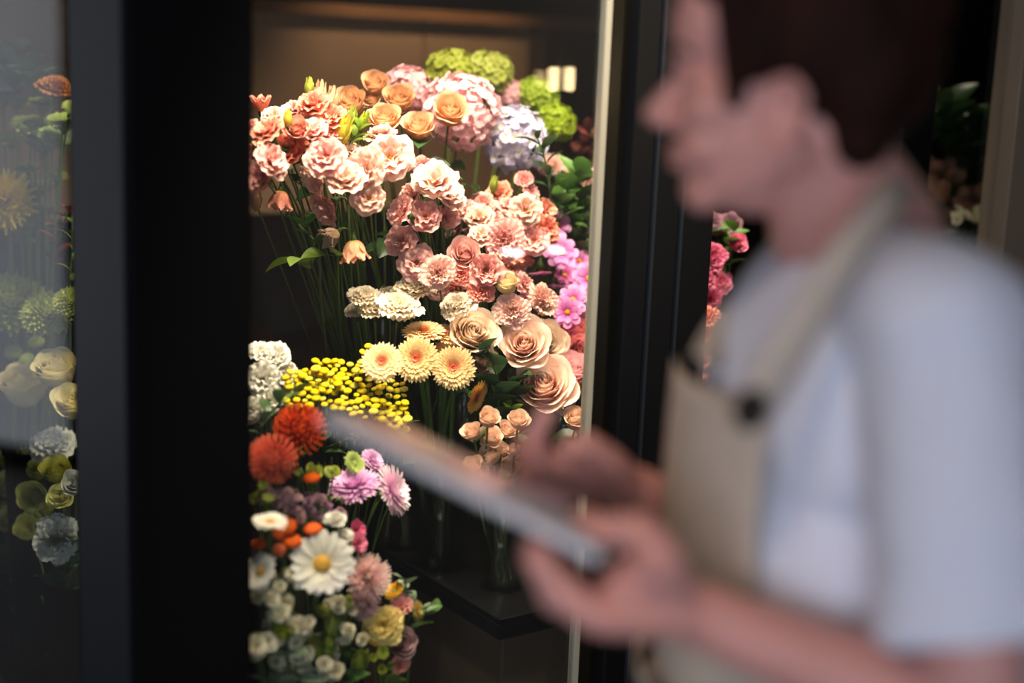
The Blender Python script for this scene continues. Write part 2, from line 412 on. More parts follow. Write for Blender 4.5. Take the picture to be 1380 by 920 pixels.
def m_pin(s):
    g = random.Random(s); mb = MB()
    n = 130
    for k in range(n):
        z = 1 - (k + .5) / n * 1.5; t = math.acos(z); a = k * 2.39996
        d = Vector((math.sin(t) * math.cos(a), math.sin(t) * math.sin(a), math.cos(t)))
        up = Vector((0, 0, 1)); q = (up - d * d.dot(up)); q = q.normalized() if q.length > .01 else Vector((0, 0, 0))
        pts = [d * .3, d * .62 - q * .03, d * .85 + q * .04, d * .97 + q * .17]
        mb.tube(pts, [.03, .026, .024, .03], n=5)
        mb.ball(pts[-1], .045, nu=5, nv=4)
    mb.ball((0, 0, 0), (.34, .34, .34), nu=14, nv=8)
    for k in range(40):
        a = k * 2.39996; t = R(40 + (k % 5) * 14)
        strip(mb, a, .5, .04, .3, .15, [R(30), R(-20), R(60)], nu=1, nv=3)
    return mb
def m_hyd(s, n=150):
    g = random.Random(s); mb = MB()
    for k in range(n):
        z = 1 - (k + .5) / n * 1.45; t = math.acos(z); a = k * 2.39996
        d = Vector((math.sin(t) * math.cos(a), math.sin(t) * math.sin(a), math.cos(t) * .88)) * g.uniform(.74, .98)
        d2 = (d + Vector((g.uniform(-.35, .35), g.uniform(-.35, .35), g.uniform(-.2, .3)))).normalized()
        rt = d2.to_track_quat('Z', 'Y').to_matrix() @ Matrix.Rotation(g.random() * 6, 3, 'Z'); sz = g.uniform(.15, .21)
        for q in range(4):
            o = len(mb.v); strip(mb, q * math.pi / 2, sz, sz * .62, .005, 0, [R(60), R(85 + g.uniform(-25, 25))], nu=4, nv=3, ruf=.012, fan=.6, tr=.3)
            for w in range(o, len(mb.v)): mb.v[w] = tuple(rt @ Vector(mb.v[w]) + d)
    mb.ball((0, 0, 0), (.58, .58, .5), nu=16, nv=10)
    return mb
def m_button(s):
    g = random.Random(s); mb = MB(); mb.ball((0, 0, 0), (1, 1, .42), nu=14, nv=8)
    for k in range(46):
        t = math.sqrt(k / 46) * .93; a = k * 2.39996
        mb.ball((t * math.cos(a), t * math.sin(a), 0.38 * math.sqrt(1 - t * t)), .10, nu=5, nv=4)
    return mb
def m_leaf(fold=.18, W=.34, bend=35):
    mb = MB(); nv, nu = 8, 4; vs, uv, fs = [], [], []; y = z = 0
    for j in range(nv + 1):
        v = j / nv; a = R(bend) * (v - .3)
        if j: y += math.cos(a) / nv; z -= math.sin(a) / nv
        w = W * (math.sin(math.pi * v ** .8) ** .9 if 0 < v < 1 else .02)
        for i in range(nu + 1):
            u = -1 + 2 * i / nu; vs.append((u * w, y, z + abs(u) * w * fold * 2)); uv.append(((u + 1) / 2, v))
    for j in range(nv):
        for i in range(nu): a = j * (nu + 1) + i; fs.append((a, a + 1, a + nu + 2, a + nu + 1))
    mb.add(vs, fs, uv); return mb
def m_stock(s):
    g = random.Random(s); mb = MB()
    for n, L, ak in ((7, 1.05, [40, 70, 92]), (7, .95, [30, 50, 72]), (6, .85, [15, 35, 50]), (5, .7, [5, 15, 30])):
        ring(mb, n, L * .9, .55, .03, -.1, ak, g, jit=.12, ruf=.10, freq=2.8, nu=10, nv=5, tr=.25, fan=.5)
    return mb

MESH = {}; NORM = {}
def getm(key, fn, mat):
    k = (key, mat.name)
    if k not in MESH:
        mb = fn(); kd = key.split('_')[-1] if key.startswith('centre_') else key.split('_')[0]
        if not key.startswith('centre_'):
            q = sorted(math.hypot(v[0], v[1]) for v in mb.v); NORM[kd] = 1 / q[int(len(q) * .96)]
        n = NORM.get(kd, 1); mb.v = [(a * n, b * n, c * n) for a, b, c in mb.v]
        MESH[k] = mb.mesh(key, mat)
    return MESH[k]
SH = {'lisi': [lambda i=i: m_lisi(10 + i, .75 + .2 * (i % 3)) for i in range(5)],
      'cupped': [lambda i=i: m_lisi(40 + i, .25) for i in range(3)],
      'bell': [lambda: m_bell(5)],
      'rose': [lambda i=i: m_rose(60 + i, .55 + .15 * i) for i in range(3)],
      'open': [lambda i=i: m_rose(80 + i, 1.15, 32) for i in range(2)],
      'tight': [lambda i=i: m_rose(75 + i, .45, 20) for i in range(3)],
      'bud': [lambda i=i: m_bud(70 + i) for i in range(2)],
      'carn': [lambda i=i: m_carn(90 + i) for i in range(4)],
      'gerb': [lambda i=i: m_gerb(100 + i) for i in range(2)],
      'daisy': [lambda i=i: m_daisy(110 + i) for i in range(2)],
      'cosmos': [lambda i=i: m_cosmos(120 + i) for i in range(3)],
      'aster': [lambda i=i: m_aster(130 + i) for i in range(2)],
      'pom': [lambda i=i: m_pom(140 + i, 150, .10, .62, .58, 30, .8) for i in range(2)],
      'mum': [lambda i=i: m_pom(150 + i, 130, .17, .6, .6, 30, .72, nu=4, jag=.12, ruf=.05) for i in range(2)],
      'dahlia': [lambda: m_pom(160, 90, .15, .75, .55, 25, .6)],
      'pinc': [lambda i=i: m_pin(170 + i) for i in range(2)],
      'hyd': [lambda i=i: m_hyd(180 + i) for i in range(3)],
      'stock': [lambda i=i: m_stock(190 + i) for i in range(3)],
      'disc': [lambda i=i: m_daisy(200 + i, 26, .11, 3) for i in range(2)],
      'globe': [lambda: m_button(210)]}
CEN = {'lisi': ('yellowc', lambda: m_dome(1, .10, .16, .08), .9), 'gerb': ('gerbc', lambda: m_gerbc(3), 1), 'daisy': ('yellowc', lambda: m_dome(2, .26, .14), 1),
       'cosmos': ('yellowc', lambda: m_dome(4, .17, .12), 1), 'disc': ('greendisc', lambda: m_dome(6, .25, .16), 1), 'cupped': ('yellowc', lambda: m_dome(1, .10, .16, .08), .9)}
FACE = {'c': (0, .25, 1), 'u': (0, 1, .3), 'uc': (0, .75, .75), 'l': (-.8, .3, .6), 'r': (.8, .3, .6), 'd': (.05, -1, .15), 'dl': (-.6, -.5, .5), 'dr': (.6, -.6, .4),
        'ul': (-.55, .7, .55), 'ur': (.55, .7, .55), 'L': (-1, .25, .15), 'RR': (1, .15, .15), 'cl': (-.4, .25, .9), 'cr': (.4, .25, .9), 'uu': (0, 1, .08), 'rd': (.75, -.25, .45), 'U': (.1, 1, -.1)}
def fdir(f):
    v = FACE[f] if isinstance(f, str) else f
    base = CR * v[0] + Vector((0, 0, 1)) * v[1] - CF * v[2]
    return base.normalized()

# cooler frame of reference: f runs along its front (to the right and away), g runs into it
C0 = at(180, 460, 1.66); C0.z = 0
FF = Vector((.819, .574, 0)).normalized(); GG = Vector((-.574, .819, 0)).normalized(); UP = Vector((0, 0, 1))
def cg(f, g, z=0): return C0 + FF * f + GG * g + UP * z
def hit(px, py, n, p0):
    d = ray(px, py); t = (p0 - CAM).dot(n) / d.dot(n); return CAM + d * t
def front_f(px, py=460): return (hit(px, py, GG, C0) - C0).dot(FF)
def side_g(px, py=460): return (hit(px, py, FF, C0) - C0).dot(GG)

def bez(a, b, c, n):
    return [a.lerp(b, t).lerp(b.lerp(c, t), t) for t in [k / n for k in range(n + 1)]]
VASE = {}
rs = random.Random(3)
def stem_mesh(base, head, d, r, calyx, top=0.0, thick=False):
    back = head - d * (r * .35 + top)
    mid = back - d * (.05) ; ctrl = Vector((mid.x * .8 + base.x * .2, mid.y * .8 + base.y * .2, max(base.z + .05, min(mid.z, back.z) - .06)))
    if d.z < -.1: ctrl = back - d * .07 + Vector((0, 0, .03))
    pts = bez(base, ctrl, back, 12)
    mb = MB(); loc = [p - base for p in pts]
    rad = [.0042 if thick else .0018] * len(loc)
    mb.tube(loc, rad, 6)
    if calyx:
        a = back - base
        mb.tube([a - d * .012, a - d * .004, a + d * .004, a + d * calyx * r], [.0021, max(.004, r * .2), max(.005, r * .3), r * .32], 8)
    return mb, pts
LEAFM = {}
def leafmesh(kind, mat):
    k = (kind, mat.name)
    if k not in LEAFM:
        LEAFM[k] = {'oval': m_leaf, 'narrow': lambda: m_leaf(.15, .17, 50), 'round': lambda: m_leaf(.08, .48, 15)}[kind]().mesh('leaf', mat)
    return LEAFM[k]
def put_leaf(parent, base, p, dirv, size, kind='oval', mat=None, name='leaf'):
    d = dirv.normalized(); q = d.to_track_quat('Y', 'Z')
    q = q @ Matrix.Rotation(rs.uniform(-.6, .6), 3, 'Y').to_quaternion()
    return link(name, leafmesh(kind, mat or M_LEAF), parent, p - base, q, size)
NAMEOF = {'lisi': 'lisianthus', 'cupped': 'lisianthus', 'bell': 'lisianthus', 'rose': 'rose', 'open': 'rose', 'bud': 'rose_bud', 'tight': 'rose_bud', 'carn': 'carnation', 'gerb': 'gerbera',
          'daisy': 'daisy', 'cosmos': 'cosmos', 'aster': 'aster', 'pom': 'chrysanthemum', 'mum': 'chrysanthemum', 'dahlia': 'dahlia', 'pinc': 'pincushion_protea',
          'hyd': 'hydrangea', 'stock': 'stock_flower', 'disc': 'zinnia', 'globe': 'button_flower'}
def bouq_base(vk):
    V = VASE[vk]; a = rs.random() * 6.28; q = V['r'] * .55 * math.sqrt(rs.random())
    return Vector((V['p'].x + q * math.cos(a), V['p'].y + q * math.sin(a), V['p'].z + .012))
def flower(kind, px, py, rpx, off, face, pal, vase, label, group=None, leaves=0, lk='oval', lmat=None, name=None, cen=None, Y=None, scl=None, stemmat=None):
    if Y is None:
        if px < 110: g0 = hit(px, py, FF, C0)
        else: g0 = hit(px, py, GG, C0)
        Y = g0.y + off
    p = at(px, py, Y); r = rpx * depth(p) / F_PX
    d = (fdir(face) + Vector((rs.uniform(-.1, .1), rs.uniform(-.1, .1), rs.uniform(-.08, .08)))).normalized()
    base = bouq_base(vase)
    th = empty(name or NAMEOF[kind], base, label, 'flower', group)
    i = rs.randrange(len(SH[kind])); key = '%s_%d' % (kind, i)
    q = d.to_track_quat('Z', 'Y') @ Matrix.Rotation(rs.random() * 6.28, 3, 'Z').to_quaternion()
    sc3 = r if scl is None else (r * scl[0], r * scl[1], r * scl[2])
    me = getm(key, SH[kind][i], PM[pal]); link('petals', me, th, p - base, q, sc3)
    if kind in CEN:
        cp, fn, _ = CEN[kind]; cp = cen or cp
        link('flower_centre', getm('centre_' + kind, fn, PM[cp]), th, p - base, q, sc3)
    mb, pts = stem_mesh(base, p, d, r, {'carn': .1, 'hyd': .1, 'gerb': .0, 'rose': -.05, 'lisi': .0}.get(kind, 0) or .001, {'hyd': .3 * r, 'rose': .1 * r, 'bud': .4 * r, 'bell': .25 * r, 'open': .1 * r}.get(kind, 0), kind == 'gerb')
    link('stem', mb.mesh('stem', stemmat or (M_STEMD if kind == 'gerb' else M_STEM)), th)
    for k in range(leaves):
        t = pts[-2 - (k % 4)] if k < 4 else pts[rs.randrange(4, 9)]
        a = rs.random() * 6.28
        dv = Vector((math.cos(a), math.sin(a) - .3, rs.uniform(-.3, .7)))
        put_leaf(th, base, t, dv, rs.uniform(.035, .06), lk, lmat or M_LEAF)
    return th

# ---------------------------------------------------------------- vases (f, g in the cooler, base height, height, radius)
PZ = at(674, 838, 2.02).z - .0          # top of the main plinth's tray
LZ = .50
def vase(key, f, g, z, h, r, kind, label, water=.7):
    p = cg(f, g, z); VASE[key] = {'p': p, 'r': r, 'h': h}
    nm = 'glass_vase' if kind == 'glass' else 'flower_bucket'
    t = empty(nm, p, label, 'vase' if kind == 'glass' else 'bucket')
    mb = MB()
    if kind == 'glass':
        mb.lathe([(.0005, .0), (r * .98, .0), (r, .004), (r, h - .003), (r - .0015, h), (r - .003, h - .003), (r - .003, .010), (.0005, .010)], n=36)
        mb.build('glass_wall', M_GLASS, t)
        w = MB(); w.lathe([(.0005, .0112), (r - .0035, .0112), (r - .0035, h * water), (.0005, h * water)], n=36); w.build('water', M_WATER, t)
    else:
        mb.lathe([(.0005, 0), (r * .8, 0), (r * .82, .004), (r, h - .012), (r + .004, h - .010), (r + .004, h), (r - .003, h), (r * .8 - .002, .008), (.0005, .008)], n=36)
        mb.build('bucket_wall', M_BLACKP, t)
    return t
vase('lisi', .66, .56, PZ, .42, .055, 'glass', 'tall clear glass cylinder of lisianthus stems standing at the back of the tray')
vase('carn', .61, .42, PZ, .30, .05, 'glass', 'clear glass vase holding the white carnations left of the gerberas')
vase('gerb', .625, .29, PZ, .21, .042, 'glass', 'clear glass vase with thick green gerbera stems standing in water')
vase('spray', .66, .16, PZ, .17, .034, 'glass', 'small glass vase of spray rose stems behind the tablet')
vase('rose', .77, .25, PZ, .20, .05, 'glass', 'wide glass vase of peach garden roses behind the hands')
vase('cosmos', .90, .33, PZ, .26, .05, 'glass', 'glass vase of magenta cosmos near the metal door strip')
vase('pink', .77, .45, PZ, .30, .06, 'glass', 'glass vase holding the mass of pink lisianthus in the middle')
vase('hyd', .84, .66, PZ, .42, .07, 'bucket', 'tall black bucket of hydrangeas at the back of the tray')
vase('green', 1.03, .46, PZ, .34, .06, 'bucket', 'black bucket of dark green foliage behind the magenta cosmos')
vase('tansy', .45, .33, LZ, .36, .05, 'glass', 'glass vase of yellow tansy sprays behind the orange protea heads')
vase('stock', .30, .27, LZ, .36, .045, 'bucket', 'narrow black bucket of white stock beside the thick black post')
vase('prot', .34, .14, LZ, .24, .055, 'bucket', 'black bucket holding orange pincushion proteas and pink asters')
vase('daisy', .235, .075, LZ, .16, .05, 'bucket', 'low black bucket of white daisies and pale filler by the post')
vase('bouq', .40, .065, LZ, .14, .04, 'bucket', 'low black bucket with the small yellow and mauve posy')
vase('lv1', .13, .84, LZ, .40, .06, 'bucket', 'black bucket of lime flat-topped zinnias behind the hazy side glass', .7)
vase('lv2', .20, 1.04, LZ, .50, .06, 'bucket', 'tall black bucket of grey foliage deepest behind the side glass')
vase('lv3', .10, .98, LZ, .34, .05, 'bucket', 'black bucket of the yellow dahlia and green chrysanthemums')
vase('lv4', .22, .86, LZ, .26, .055, 'bucket', 'black bucket of cream ranunculus behind the side glass')
vase('lv5', .14, .70, LZ, .2, .05, 'bucket', 'low black bucket of small yellow flowers behind the side glass')
vase('right', 1.16, .24, PZ, .24, .06, 'bucket', 'black bucket of deep pink flowers seen beside the person’s chest')
vase('dry', 1.80, .30, PZ, .30, .07, 'bucket', 'black bucket of dried brown flowers in the far right section')

# ---------------------------------------------------------------- flowers
G1, G2, G3 = 'peach and coral lisianthus at upper left', 'pink lisianthus in the middle', 'pale lisianthus above the glass vase'
F = flower
T = [
 # kind, x, y, r, offset behind the glass, facing, colour, vase, label, group, leaves
 ('bell', 351, 141, 14, .50, 'uu', 'coral', 'lisi', 'upright coral lisianthus bell by the black post, above all the coral blooms', G1, 0),
 ('lisi', 370, 160, 15, .48, 'uc', 'pale', 'lisi', 'pale cream-pink lisianthus just right of the upright coral bell', G1, 0),
 ('lisi', 397, 150, 13, .50, 'uc', 'pink', 'lisi', 'small pink lisianthus left of the tall green bud', G1, 0),
 ('lisi', 423, 146, 19, .46, 'uc', 'coral', 'lisi', 'large coral-pink lisianthus right below the tall green bud', G1, 0),
 ('rose', 399, 173, 15, .42, 'c', 'salmon', 'lisi', 'salmon swirl-centred bloom in the middle of the coral cluster', G1, 0),
 ('lisi', 364, 182, 20, .42, 'ul', 'salmon', 'lisi', 'broad salmon-pink lisianthus near the post, under the cream-pink one', G1, 1),
 ('lisi', 447, 163, 19, .44, 'uc', 'salmon', 'lisi', 'salmon lisianthus beside the yellow-green petal at the cluster’s right edge', G1, 0),
 ('cupped', 421, 184, 17, .42, 'uc', 'pink', 'lisi', 'pink half-open lisianthus under the large coral-pink one', G1, 0),
 ('lisi', 446, 187, 16, .43, 'u', 'coral', 'lisi', 'coral lisianthus seen from its side just above the wide pink-eyed bloom', G1, 1),
 ('cupped', 388, 206, 19, .45, 'c', 'coral', 'lisi', 'deeper coral lisianthus at the lower middle of the coral cluster', G1, 1),
 ('lisi', 410, 200, 15, .47, 'uc', 'salmon', 'lisi', 'salmon lisianthus tucked beside the deeper coral one', G1, 0),
 ('lisi', 363, 218, 22, .40, 'r', 'pink', 'lisi', 'large dusty pink lisianthus turned right, close to the black post', G1, 0),
 ('cupped', 354, 242, 18, .42, 'cl', 'rosepk', 'lisi', 'rose-pink lisianthus right under the large dusty pink one by the post', G1, 0),
 ('lisi', 341, 210, 13, .44, 'l', 'rosepk', 'lisi', 'rose-pink lisianthus half hidden behind the black post edge', G1, 0),
 ('lisi', 341, 172, 10, .46, 'l', 'rosepk', 'lisi', 'small rose-pink lisianthus cut off by the post beside the broad salmon one', G1, 0),
 ('bell', 377, 268, 17, .44, 'd', 'salmon', 'lisi', 'salmon lisianthus hanging lowest under the coral cluster', G1, 0),
 ('bud', 345, 268, 8, .46, 'uu', 'dimbell', 'lisi', 'dim peach bud by the post under the coral blooms', None, 0),
 ('lisi', 441, 214, 24, .38, 'c', 'pink', 'lisi', 'wide pink lisianthus with dark yellow eye facing the camera', G3, 0),
 ('cupped', 430, 238, 17, .42, 'dl', 'pale', 'lisi', 'pale cream lisianthus peeking out below the wide pink-eyed one', G3, 0),
 ('lisi', 470, 210, 18, .44, 'uc', 'pale', 'lisi', 'pale lisianthus between the pink-eyed bloom and the largest pale one', G3, 0),
 ('lisi', 514, 187, 19, .46, 'u', 'pale', 'lisi', 'pale peach lisianthus rising behind the largest pale bloom', G3, 0),
 ('lisi', 527, 216, 28, .38, 'c', 'pale', 'lisi', 'largest pale pink lisianthus with golden centre facing forward', G3, 0),
 ('lisi', 495, 232, 24, .37, 'cl', 'pale', 'lisi', 'pale peach lisianthus overlapping the largest pale bloom at its lower left', G3, 0),
 ('lisi', 467, 247, 23, .36, 'uc', 'pale', 'lisi', 'pale pink lisianthus with yellow throat under the pink-eyed one', G3, 0),
 ('cupped', 446, 275, 20, .40, 'dl', 'dusty', 'lisi', 'dusty pink lisianthus drooping at the lower left of the pale cluster', G3, 0),
 ('lisi', 497, 268, 19, .36, 'c', 'pale', 'lisi', 'small cream-pink lisianthus with brownish centre above the hanging peach bell', G3, 1),
 ('bell', 447, 318, 16, .44, 'dl', 'dimbell', 'lisi', 'dim cream lisianthus bell left of the bright hanging peach bell', None, 0),
 ('bell', 478, 336, 19, .36, 'd', 'bell', 'lisi', 'bright peach lisianthus bell hanging face down on its own', None, 0),
 ('carn', 570, 226, 14, .44, 'cr', 'pink', 'pink', 'small pink bloom alone at the right of the largest pale lisianthus', None, 0),
 ('rose', 472, 138, 19, .56, (0, .6, .8), 'tanrose', 'hyd', 'tan-cream rose facing up behind the coral lisianthus', 'tan and peach roses at the top', 0),
 ('bud', 448, 134, 9, .56, 'uu', 'tanrose', 'hyd', 'small tan bud left of the tan-cream rose', None, 0),
 ('bud', 432, 126, 9, .56, 'uu', 'tanrose', 'hyd', 'small tan bud right beside the tall green bud', None, 0),
 ('rose', 506, 113, 16, .60, (0, .6, .8), 'tanrose', 'hyd', 'brownish peach rose highest of the roses', 'tan and peach roses at the top', 0),
 ('rose', 500, 131, 15, .60, (-.3, .5, .8), 'tanrose', 'hyd', 'brownish rose directly under the highest rose', 'tan and peach roses at the top', 0),
 ('rose', 518, 160, 20, .50, 'uc', 'peachrose', 'hyd', 'bright peach rose with a clear swirl below the brownish roses', 'tan and peach roses at the top', 1),
 ('rose', 537, 134, 19, .56, (.1, .5, .8), 'tanrose', 'hyd', 'tan rose in front of the left pink hydrangea', 'tan and peach roses at the top', 0),
 ('bud', 564, 170, 19, .50, (-.15, .6, .7), 'peachrose', 'hyd', 'upright peach rosebud left under the big pink hydrangea', 'tan and peach roses at the top', 1),
 ('bud', 607, 149, 21, .50, (.25, .55, .75), 'peachrose', 'hyd', 'golden peach rosebud in front of the big pink hydrangea', 'tan and peach roses at the top', 0),
 ('hyd', 608, 98, 34, .76, 'u', 'hydgreen', 'hyd', 'yellow-green hydrangea at the top, left of its taller neighbour', 'hydrangeas', 0),
 ('hyd', 657, 99, 34, .74, 'u', 'hydgreen', 'hyd', 'highest yellow-green hydrangea, right above the big pink one', 'hydrangeas', 0),
 ('hyd', 722, 132, 30, .70, 'u', 'hydlime', 'hyd', 'lime green hydrangea next to the dim pink one', 'hydrangeas', 0),
 ('hyd', 747, 164, 28, .66, 'ur', 'hydlime', 'hyd', 'lime green hydrangea furthest right, curving down under the lamp reflection', 'hydrangeas', 0),
 ('hyd', 548, 123, 34, .68, 'uc', 'hydmauve', 'hyd', 'mauve-pink hydrangea behind the tan rose', 'hydrangeas', 0),
 ('hyd', 622, 150, 50, .58, 'c', 'hydpink', 'hyd', 'big round pink hydrangea with a rosebud in front', 'hydrangeas', 1),
 ('hyd', 688, 128, 20, .72, 'uc', 'hydmauve', 'hyd', 'small dim pink hydrangea between the green ones', 'hydrangeas', 0),
 ('hyd', 695, 188, 43, .56, 'cr', 'hydlav', 'hyd', 'lavender and cream hydrangea below the lime green ones', 'hydrangeas', 1),
 ('lisi', 587, 250, 26, .38, 'uc', 'pale', 'pink', 'pale pink lisianthus with a yellow eye, top left of the middle mass', G2, 0),
 ('lisi', 603, 265, 20, .42, 'ur', 'pale', 'pink', 'pale ruffled lisianthus right behind the yellow-eyed one', G2, 0),
 ('lisi', 557, 266, 17, .42, 'l', 'pink', 'pink', 'pink lisianthus left of the yellow-eyed pale one', G2, 0),
 ('lisi', 574, 295, 19, .38, 'c', 'rosepk', 'pink', 'deeper rose-pink lisianthus under the yellow-eyed pale one', G2, 0),
 ('lisi', 545, 287, 19, .37, 'l', 'pink', 'pink', 'pink lisianthus turned left with a curled lip, left of the deeper rose-pink one', G2, 0),
 ('cupped', 598, 294, 14, .44, 'cr', 'rosepk', 'pink', 'small rose-pink lisianthus beside a dark leaf', G2, 1),
 ('lisi', 544, 326, 18, .40, 'cl', 'dusty', 'pink', 'dusty pink lisianthus above the dusty rose one with dark eye', G2, 0),
 ('lisi', 562, 356, 22, .38, 'c', 'dusty', 'pink', 'dusty rose lisianthus with a dark eye above the white carnations', G2, 0),
 ('carn', 651, 275, 16, .46, 'uc', 'pink', 'pink', 'pink rosette at the top left of the upright pink stock', G2, 0),
 ('carn', 672, 261, 17, .48, 'ul', 'salmon', 'pink', 'salmon-pink ruffled bloom with a cut green calyx on top', G2, 0),
 ('lisi', 684, 280, 14, .45, 'uc', 'pink', 'pink', 'small pink lisianthus left of the cream-centred one', G2, 0),
 ('stock', 706, 243, 13, .46, 'uc', 'pinkstock', 'pink', 'pink stock floret topping the upright spike', 'florets of the upright pink stock', 0),
 ('stock', 713, 262, 14, .45, 'r', 'pinkstock', 'pink', 'pink stock floret lower on the upright spike', 'florets of the upright pink stock', 0),
 ('lisi', 707, 285, 19, .40, 'c', 'pale', 'pink', 'pale pink lisianthus with a cream cup centre, below the upright stock', G2, 0),
 ('cupped', 730, 284, 13, .44, 'r', 'salmon', 'pink', 'small salmon lisianthus between the cream-cupped one and the lilac daisies', G2, 0),
 ('lisi', 630, 286, 14, .46, 'ul', 'pink', 'pink', 'pink lisianthus at the left above the pale half-open one', G2, 1),
 ('lisi', 646, 297, 17, .43, 'uc', 'pale', 'pink', 'pale half-open lisianthus behind the large magenta-hearted bloom', G2, 0),
 ('lisi', 734, 310, 17, .40, 'r', 'coral', 'pink', 'coral lisianthus touching the upper lilac daisy', G2, 0),
 ('carn', 680, 324, 24, .36, 'c', 'rosepk', 'pink', 'large ruffled rose-pink bloom with magenta heart in the middle mass', G2, 0),
 ('lisi', 650, 320, 16, .39, 'uc', 'pale', 'pink', 'pale lisianthus with yellow throat left of the magenta-hearted bloom', G2, 0),
 ('rose', 626, 343, 20, .37, 'c', 'pink', 'pink', 'round pink rose-like bloom at the left of the middle mass', G2, 1),
 ('lisi', 720, 326, 18, .39, 'c', 'rosepk', 'pink', 'rose-pink ruffled lisianthus right of the magenta-hearted bloom', G2, 0),
 ('cupped', 702, 343, 14, .41, 'd', 'salmon', 'pink', 'salmon lisianthus under the magenta-hearted bloom by the white glint', G2, 0),
 ('lisi', 616, 312, 15, .47, 'l', 'rosepk', 'pink', 'rose-pink lisianthus in shade above the round rose-like bloom', G2, 1),
 ('lisi', 668, 300, 14, .45, 'uc', 'pink', 'pink', 'pink lisianthus above the magenta-hearted bloom', G2, 0),
 ('lisi', 697, 308, 14, .45, 'uc', 'pink', 'pink', 'pink lisianthus under the cream-cupped one', G2, 0),
 ('lisi', 640, 306, 14, .50, 'cl', 'rosepk', 'pink', 'shaded rose-pink lisianthus peeping out above the round rose-like bloom', G2, 0),
 ('lisi', 690, 362, 15, .42, 'c', 'rosepk', 'pink', 'rose-pink lisianthus directly above the cream-yellow bud', G2, 0),
 ('lisi', 742, 335, 13, .46, 'r', 'rosepk', 'pink', 'rose-pink lisianthus between the coral one and the large lilac-pink cosmos', G2, 0),
 ('cosmos', 781, 352, 15, .46, 'c', 'cosmos', 'cosmos', 'lilac-pink cosmos between the white glint and the strip-side cosmos', 'pink cosmos', 0),
 ('cosmos', 742, 322, 14, .48, 'c', 'cosmos', 'cosmos', 'small lilac-pink cosmos left between the two large lilac-pink ones', 'pink cosmos', 0),
 ('cosmos', 783, 430, 14, .40, 'c', 'magenta', 'cosmos', 'magenta cosmos right under the overlapping pair', 'pink cosmos', 0),
 ('carn', 591, 368, 20, .33, 'c', 'pinkcarn', 'pink', 'pale pink frilly carnation right of the dusty rose lisianthus', 'pink carnations', 0),
 ('carn', 622, 370, 15, .36, 'c', 'coralcarn', 'pink', 'coral carnation between the pale frilly one and the coral cup', 'pink carnations', 0),
 ('cupped', 655, 366, 19, .34, 'c', 'rosepk', 'pink', 'smooth coral-pink cup under the round rose-like bloom', G2, 0),
 ('lisi', 671, 353, 15, .38, 'uc', 'salmon', 'pink', 'salmon lisianthus above the cream-yellow bud', G2, 0),
 ('carn', 648, 390, 16, .33, 'cr', 'coralcarn', 'pink', 'coral carnation right under the smooth coral cup', 'pink carnations', 0),
 ('bud', 683, 381, 15, .31, (0, .8, .5), 'creambud', 'pink', 'plump cream-yellow bud among the pink carnations', None, 0),
 ('lisi', 704, 384, 14, .36, 'r', 'rosepk', 'pink', 'rose-pink lisianthus right of the cream-yellow bud', G2, 0),
 ('carn', 590, 391, 13, .40, 'c', 'dusty', 'pink', 'dim dusty carnation below the pale frilly one', 'pink carnations', 0),
 ('carn', 731, 405, 18, .30, (.5, .2, .7), 'pinkcarn', 'cosmos', 'pale peach carnation turned right beside the magenta cosmos', 'pink carnations', 0),
 ('carn', 690, 419, 20, .30, 'c', 'pinkcarn', 'cosmos', 'large peach-pink carnation above the big peach garden rose', 'pink carnations', 0),
 ('carn', 614, 385, 12, .42, 'c', 'coralcarn', 'pink', 'small shaded coral carnation above the rightmost white carnation', 'pink carnations', 0),
 ('cosmos', 750, 303, 18, .46, 'cr', 'cosmos', 'cosmos', 'uppermost lilac-pink cosmos beside the green foliage', 'pink cosmos', 0),
 ('cosmos', 757, 341, 20, .42, 'c', 'cosmos', 'cosmos', 'large lilac-pink cosmos next to the white glint in the glass', 'pink cosmos', 0),
 ('cosmos', 729, 365, 16, .44, 'd', 'magenta', 'cosmos', 'drooping magenta cosmos under the coral-pink lisianthus', 'pink cosmos', 0),
 ('cosmos', 745, 383, 14, .44, 'd', 'magenta', 'cosmos', 'small magenta cosmos facing down above the pale peach carnation', 'pink cosmos', 0),
 ('cosmos', 761, 371, 14, .44, 'cr', 'magenta', 'cosmos', 'dark magenta cosmos left of the metal strip group', 'pink cosmos', 0),
 ('cosmos', 793, 376, 20, .38, 'c', 'cosmos', 'cosmos', 'pink cosmos with yellow eye right against the metal strip', 'pink cosmos', 0),
 ('cosmos', 772, 404, 18, .36, 'c', 'cosmos', 'cosmos', 'pink cosmos with yellow eye, upper of the pair below the strip-side one', 'pink cosmos', 0),
 ('cosmos', 765, 421, 18, .34, 'cl', 'cosmos', 'cosmos', 'pink cosmos with yellow eye, lower of the overlapping pair', 'pink cosmos', 0),
 ('cosmos', 797, 402, 14, .40, 'r', 'cosmos', 'cosmos', 'half-hidden cosmos at the metal strip beside the overlapping pair', 'pink cosmos', 0),
 ('cosmos', 712, 403, 13, .40, 'c', 'magenta', 'cosmos', 'small magenta cosmos left behind the pale peach carnation', 'pink cosmos', 0),
 ('cupped', 758, 446, 13, .36, 'c', 'deeppink', 'cosmos', 'small deep pink bloom under the overlapping cosmos pair', 'coral and deep pink roses by the strip', 0),
 ('rose', 777, 444, 15, .35, 'uc', 'coralrose', 'cosmos', 'round coral-pink rose right under the lower cosmos', 'coral and deep pink roses by the strip', 0),
 ('rose', 763, 463, 13, .35, 'cl', 'coralrose', 'cosmos', 'coral-pink rose above the lilac-pink rose', 'coral and deep pink roses by the strip', 0),
 ('rose', 783, 470, 18, .32, 'c', 'coralrose', 'cosmos', 'largest coral-pink rose of those by the strip', 'coral and deep pink roses by the strip', 0),
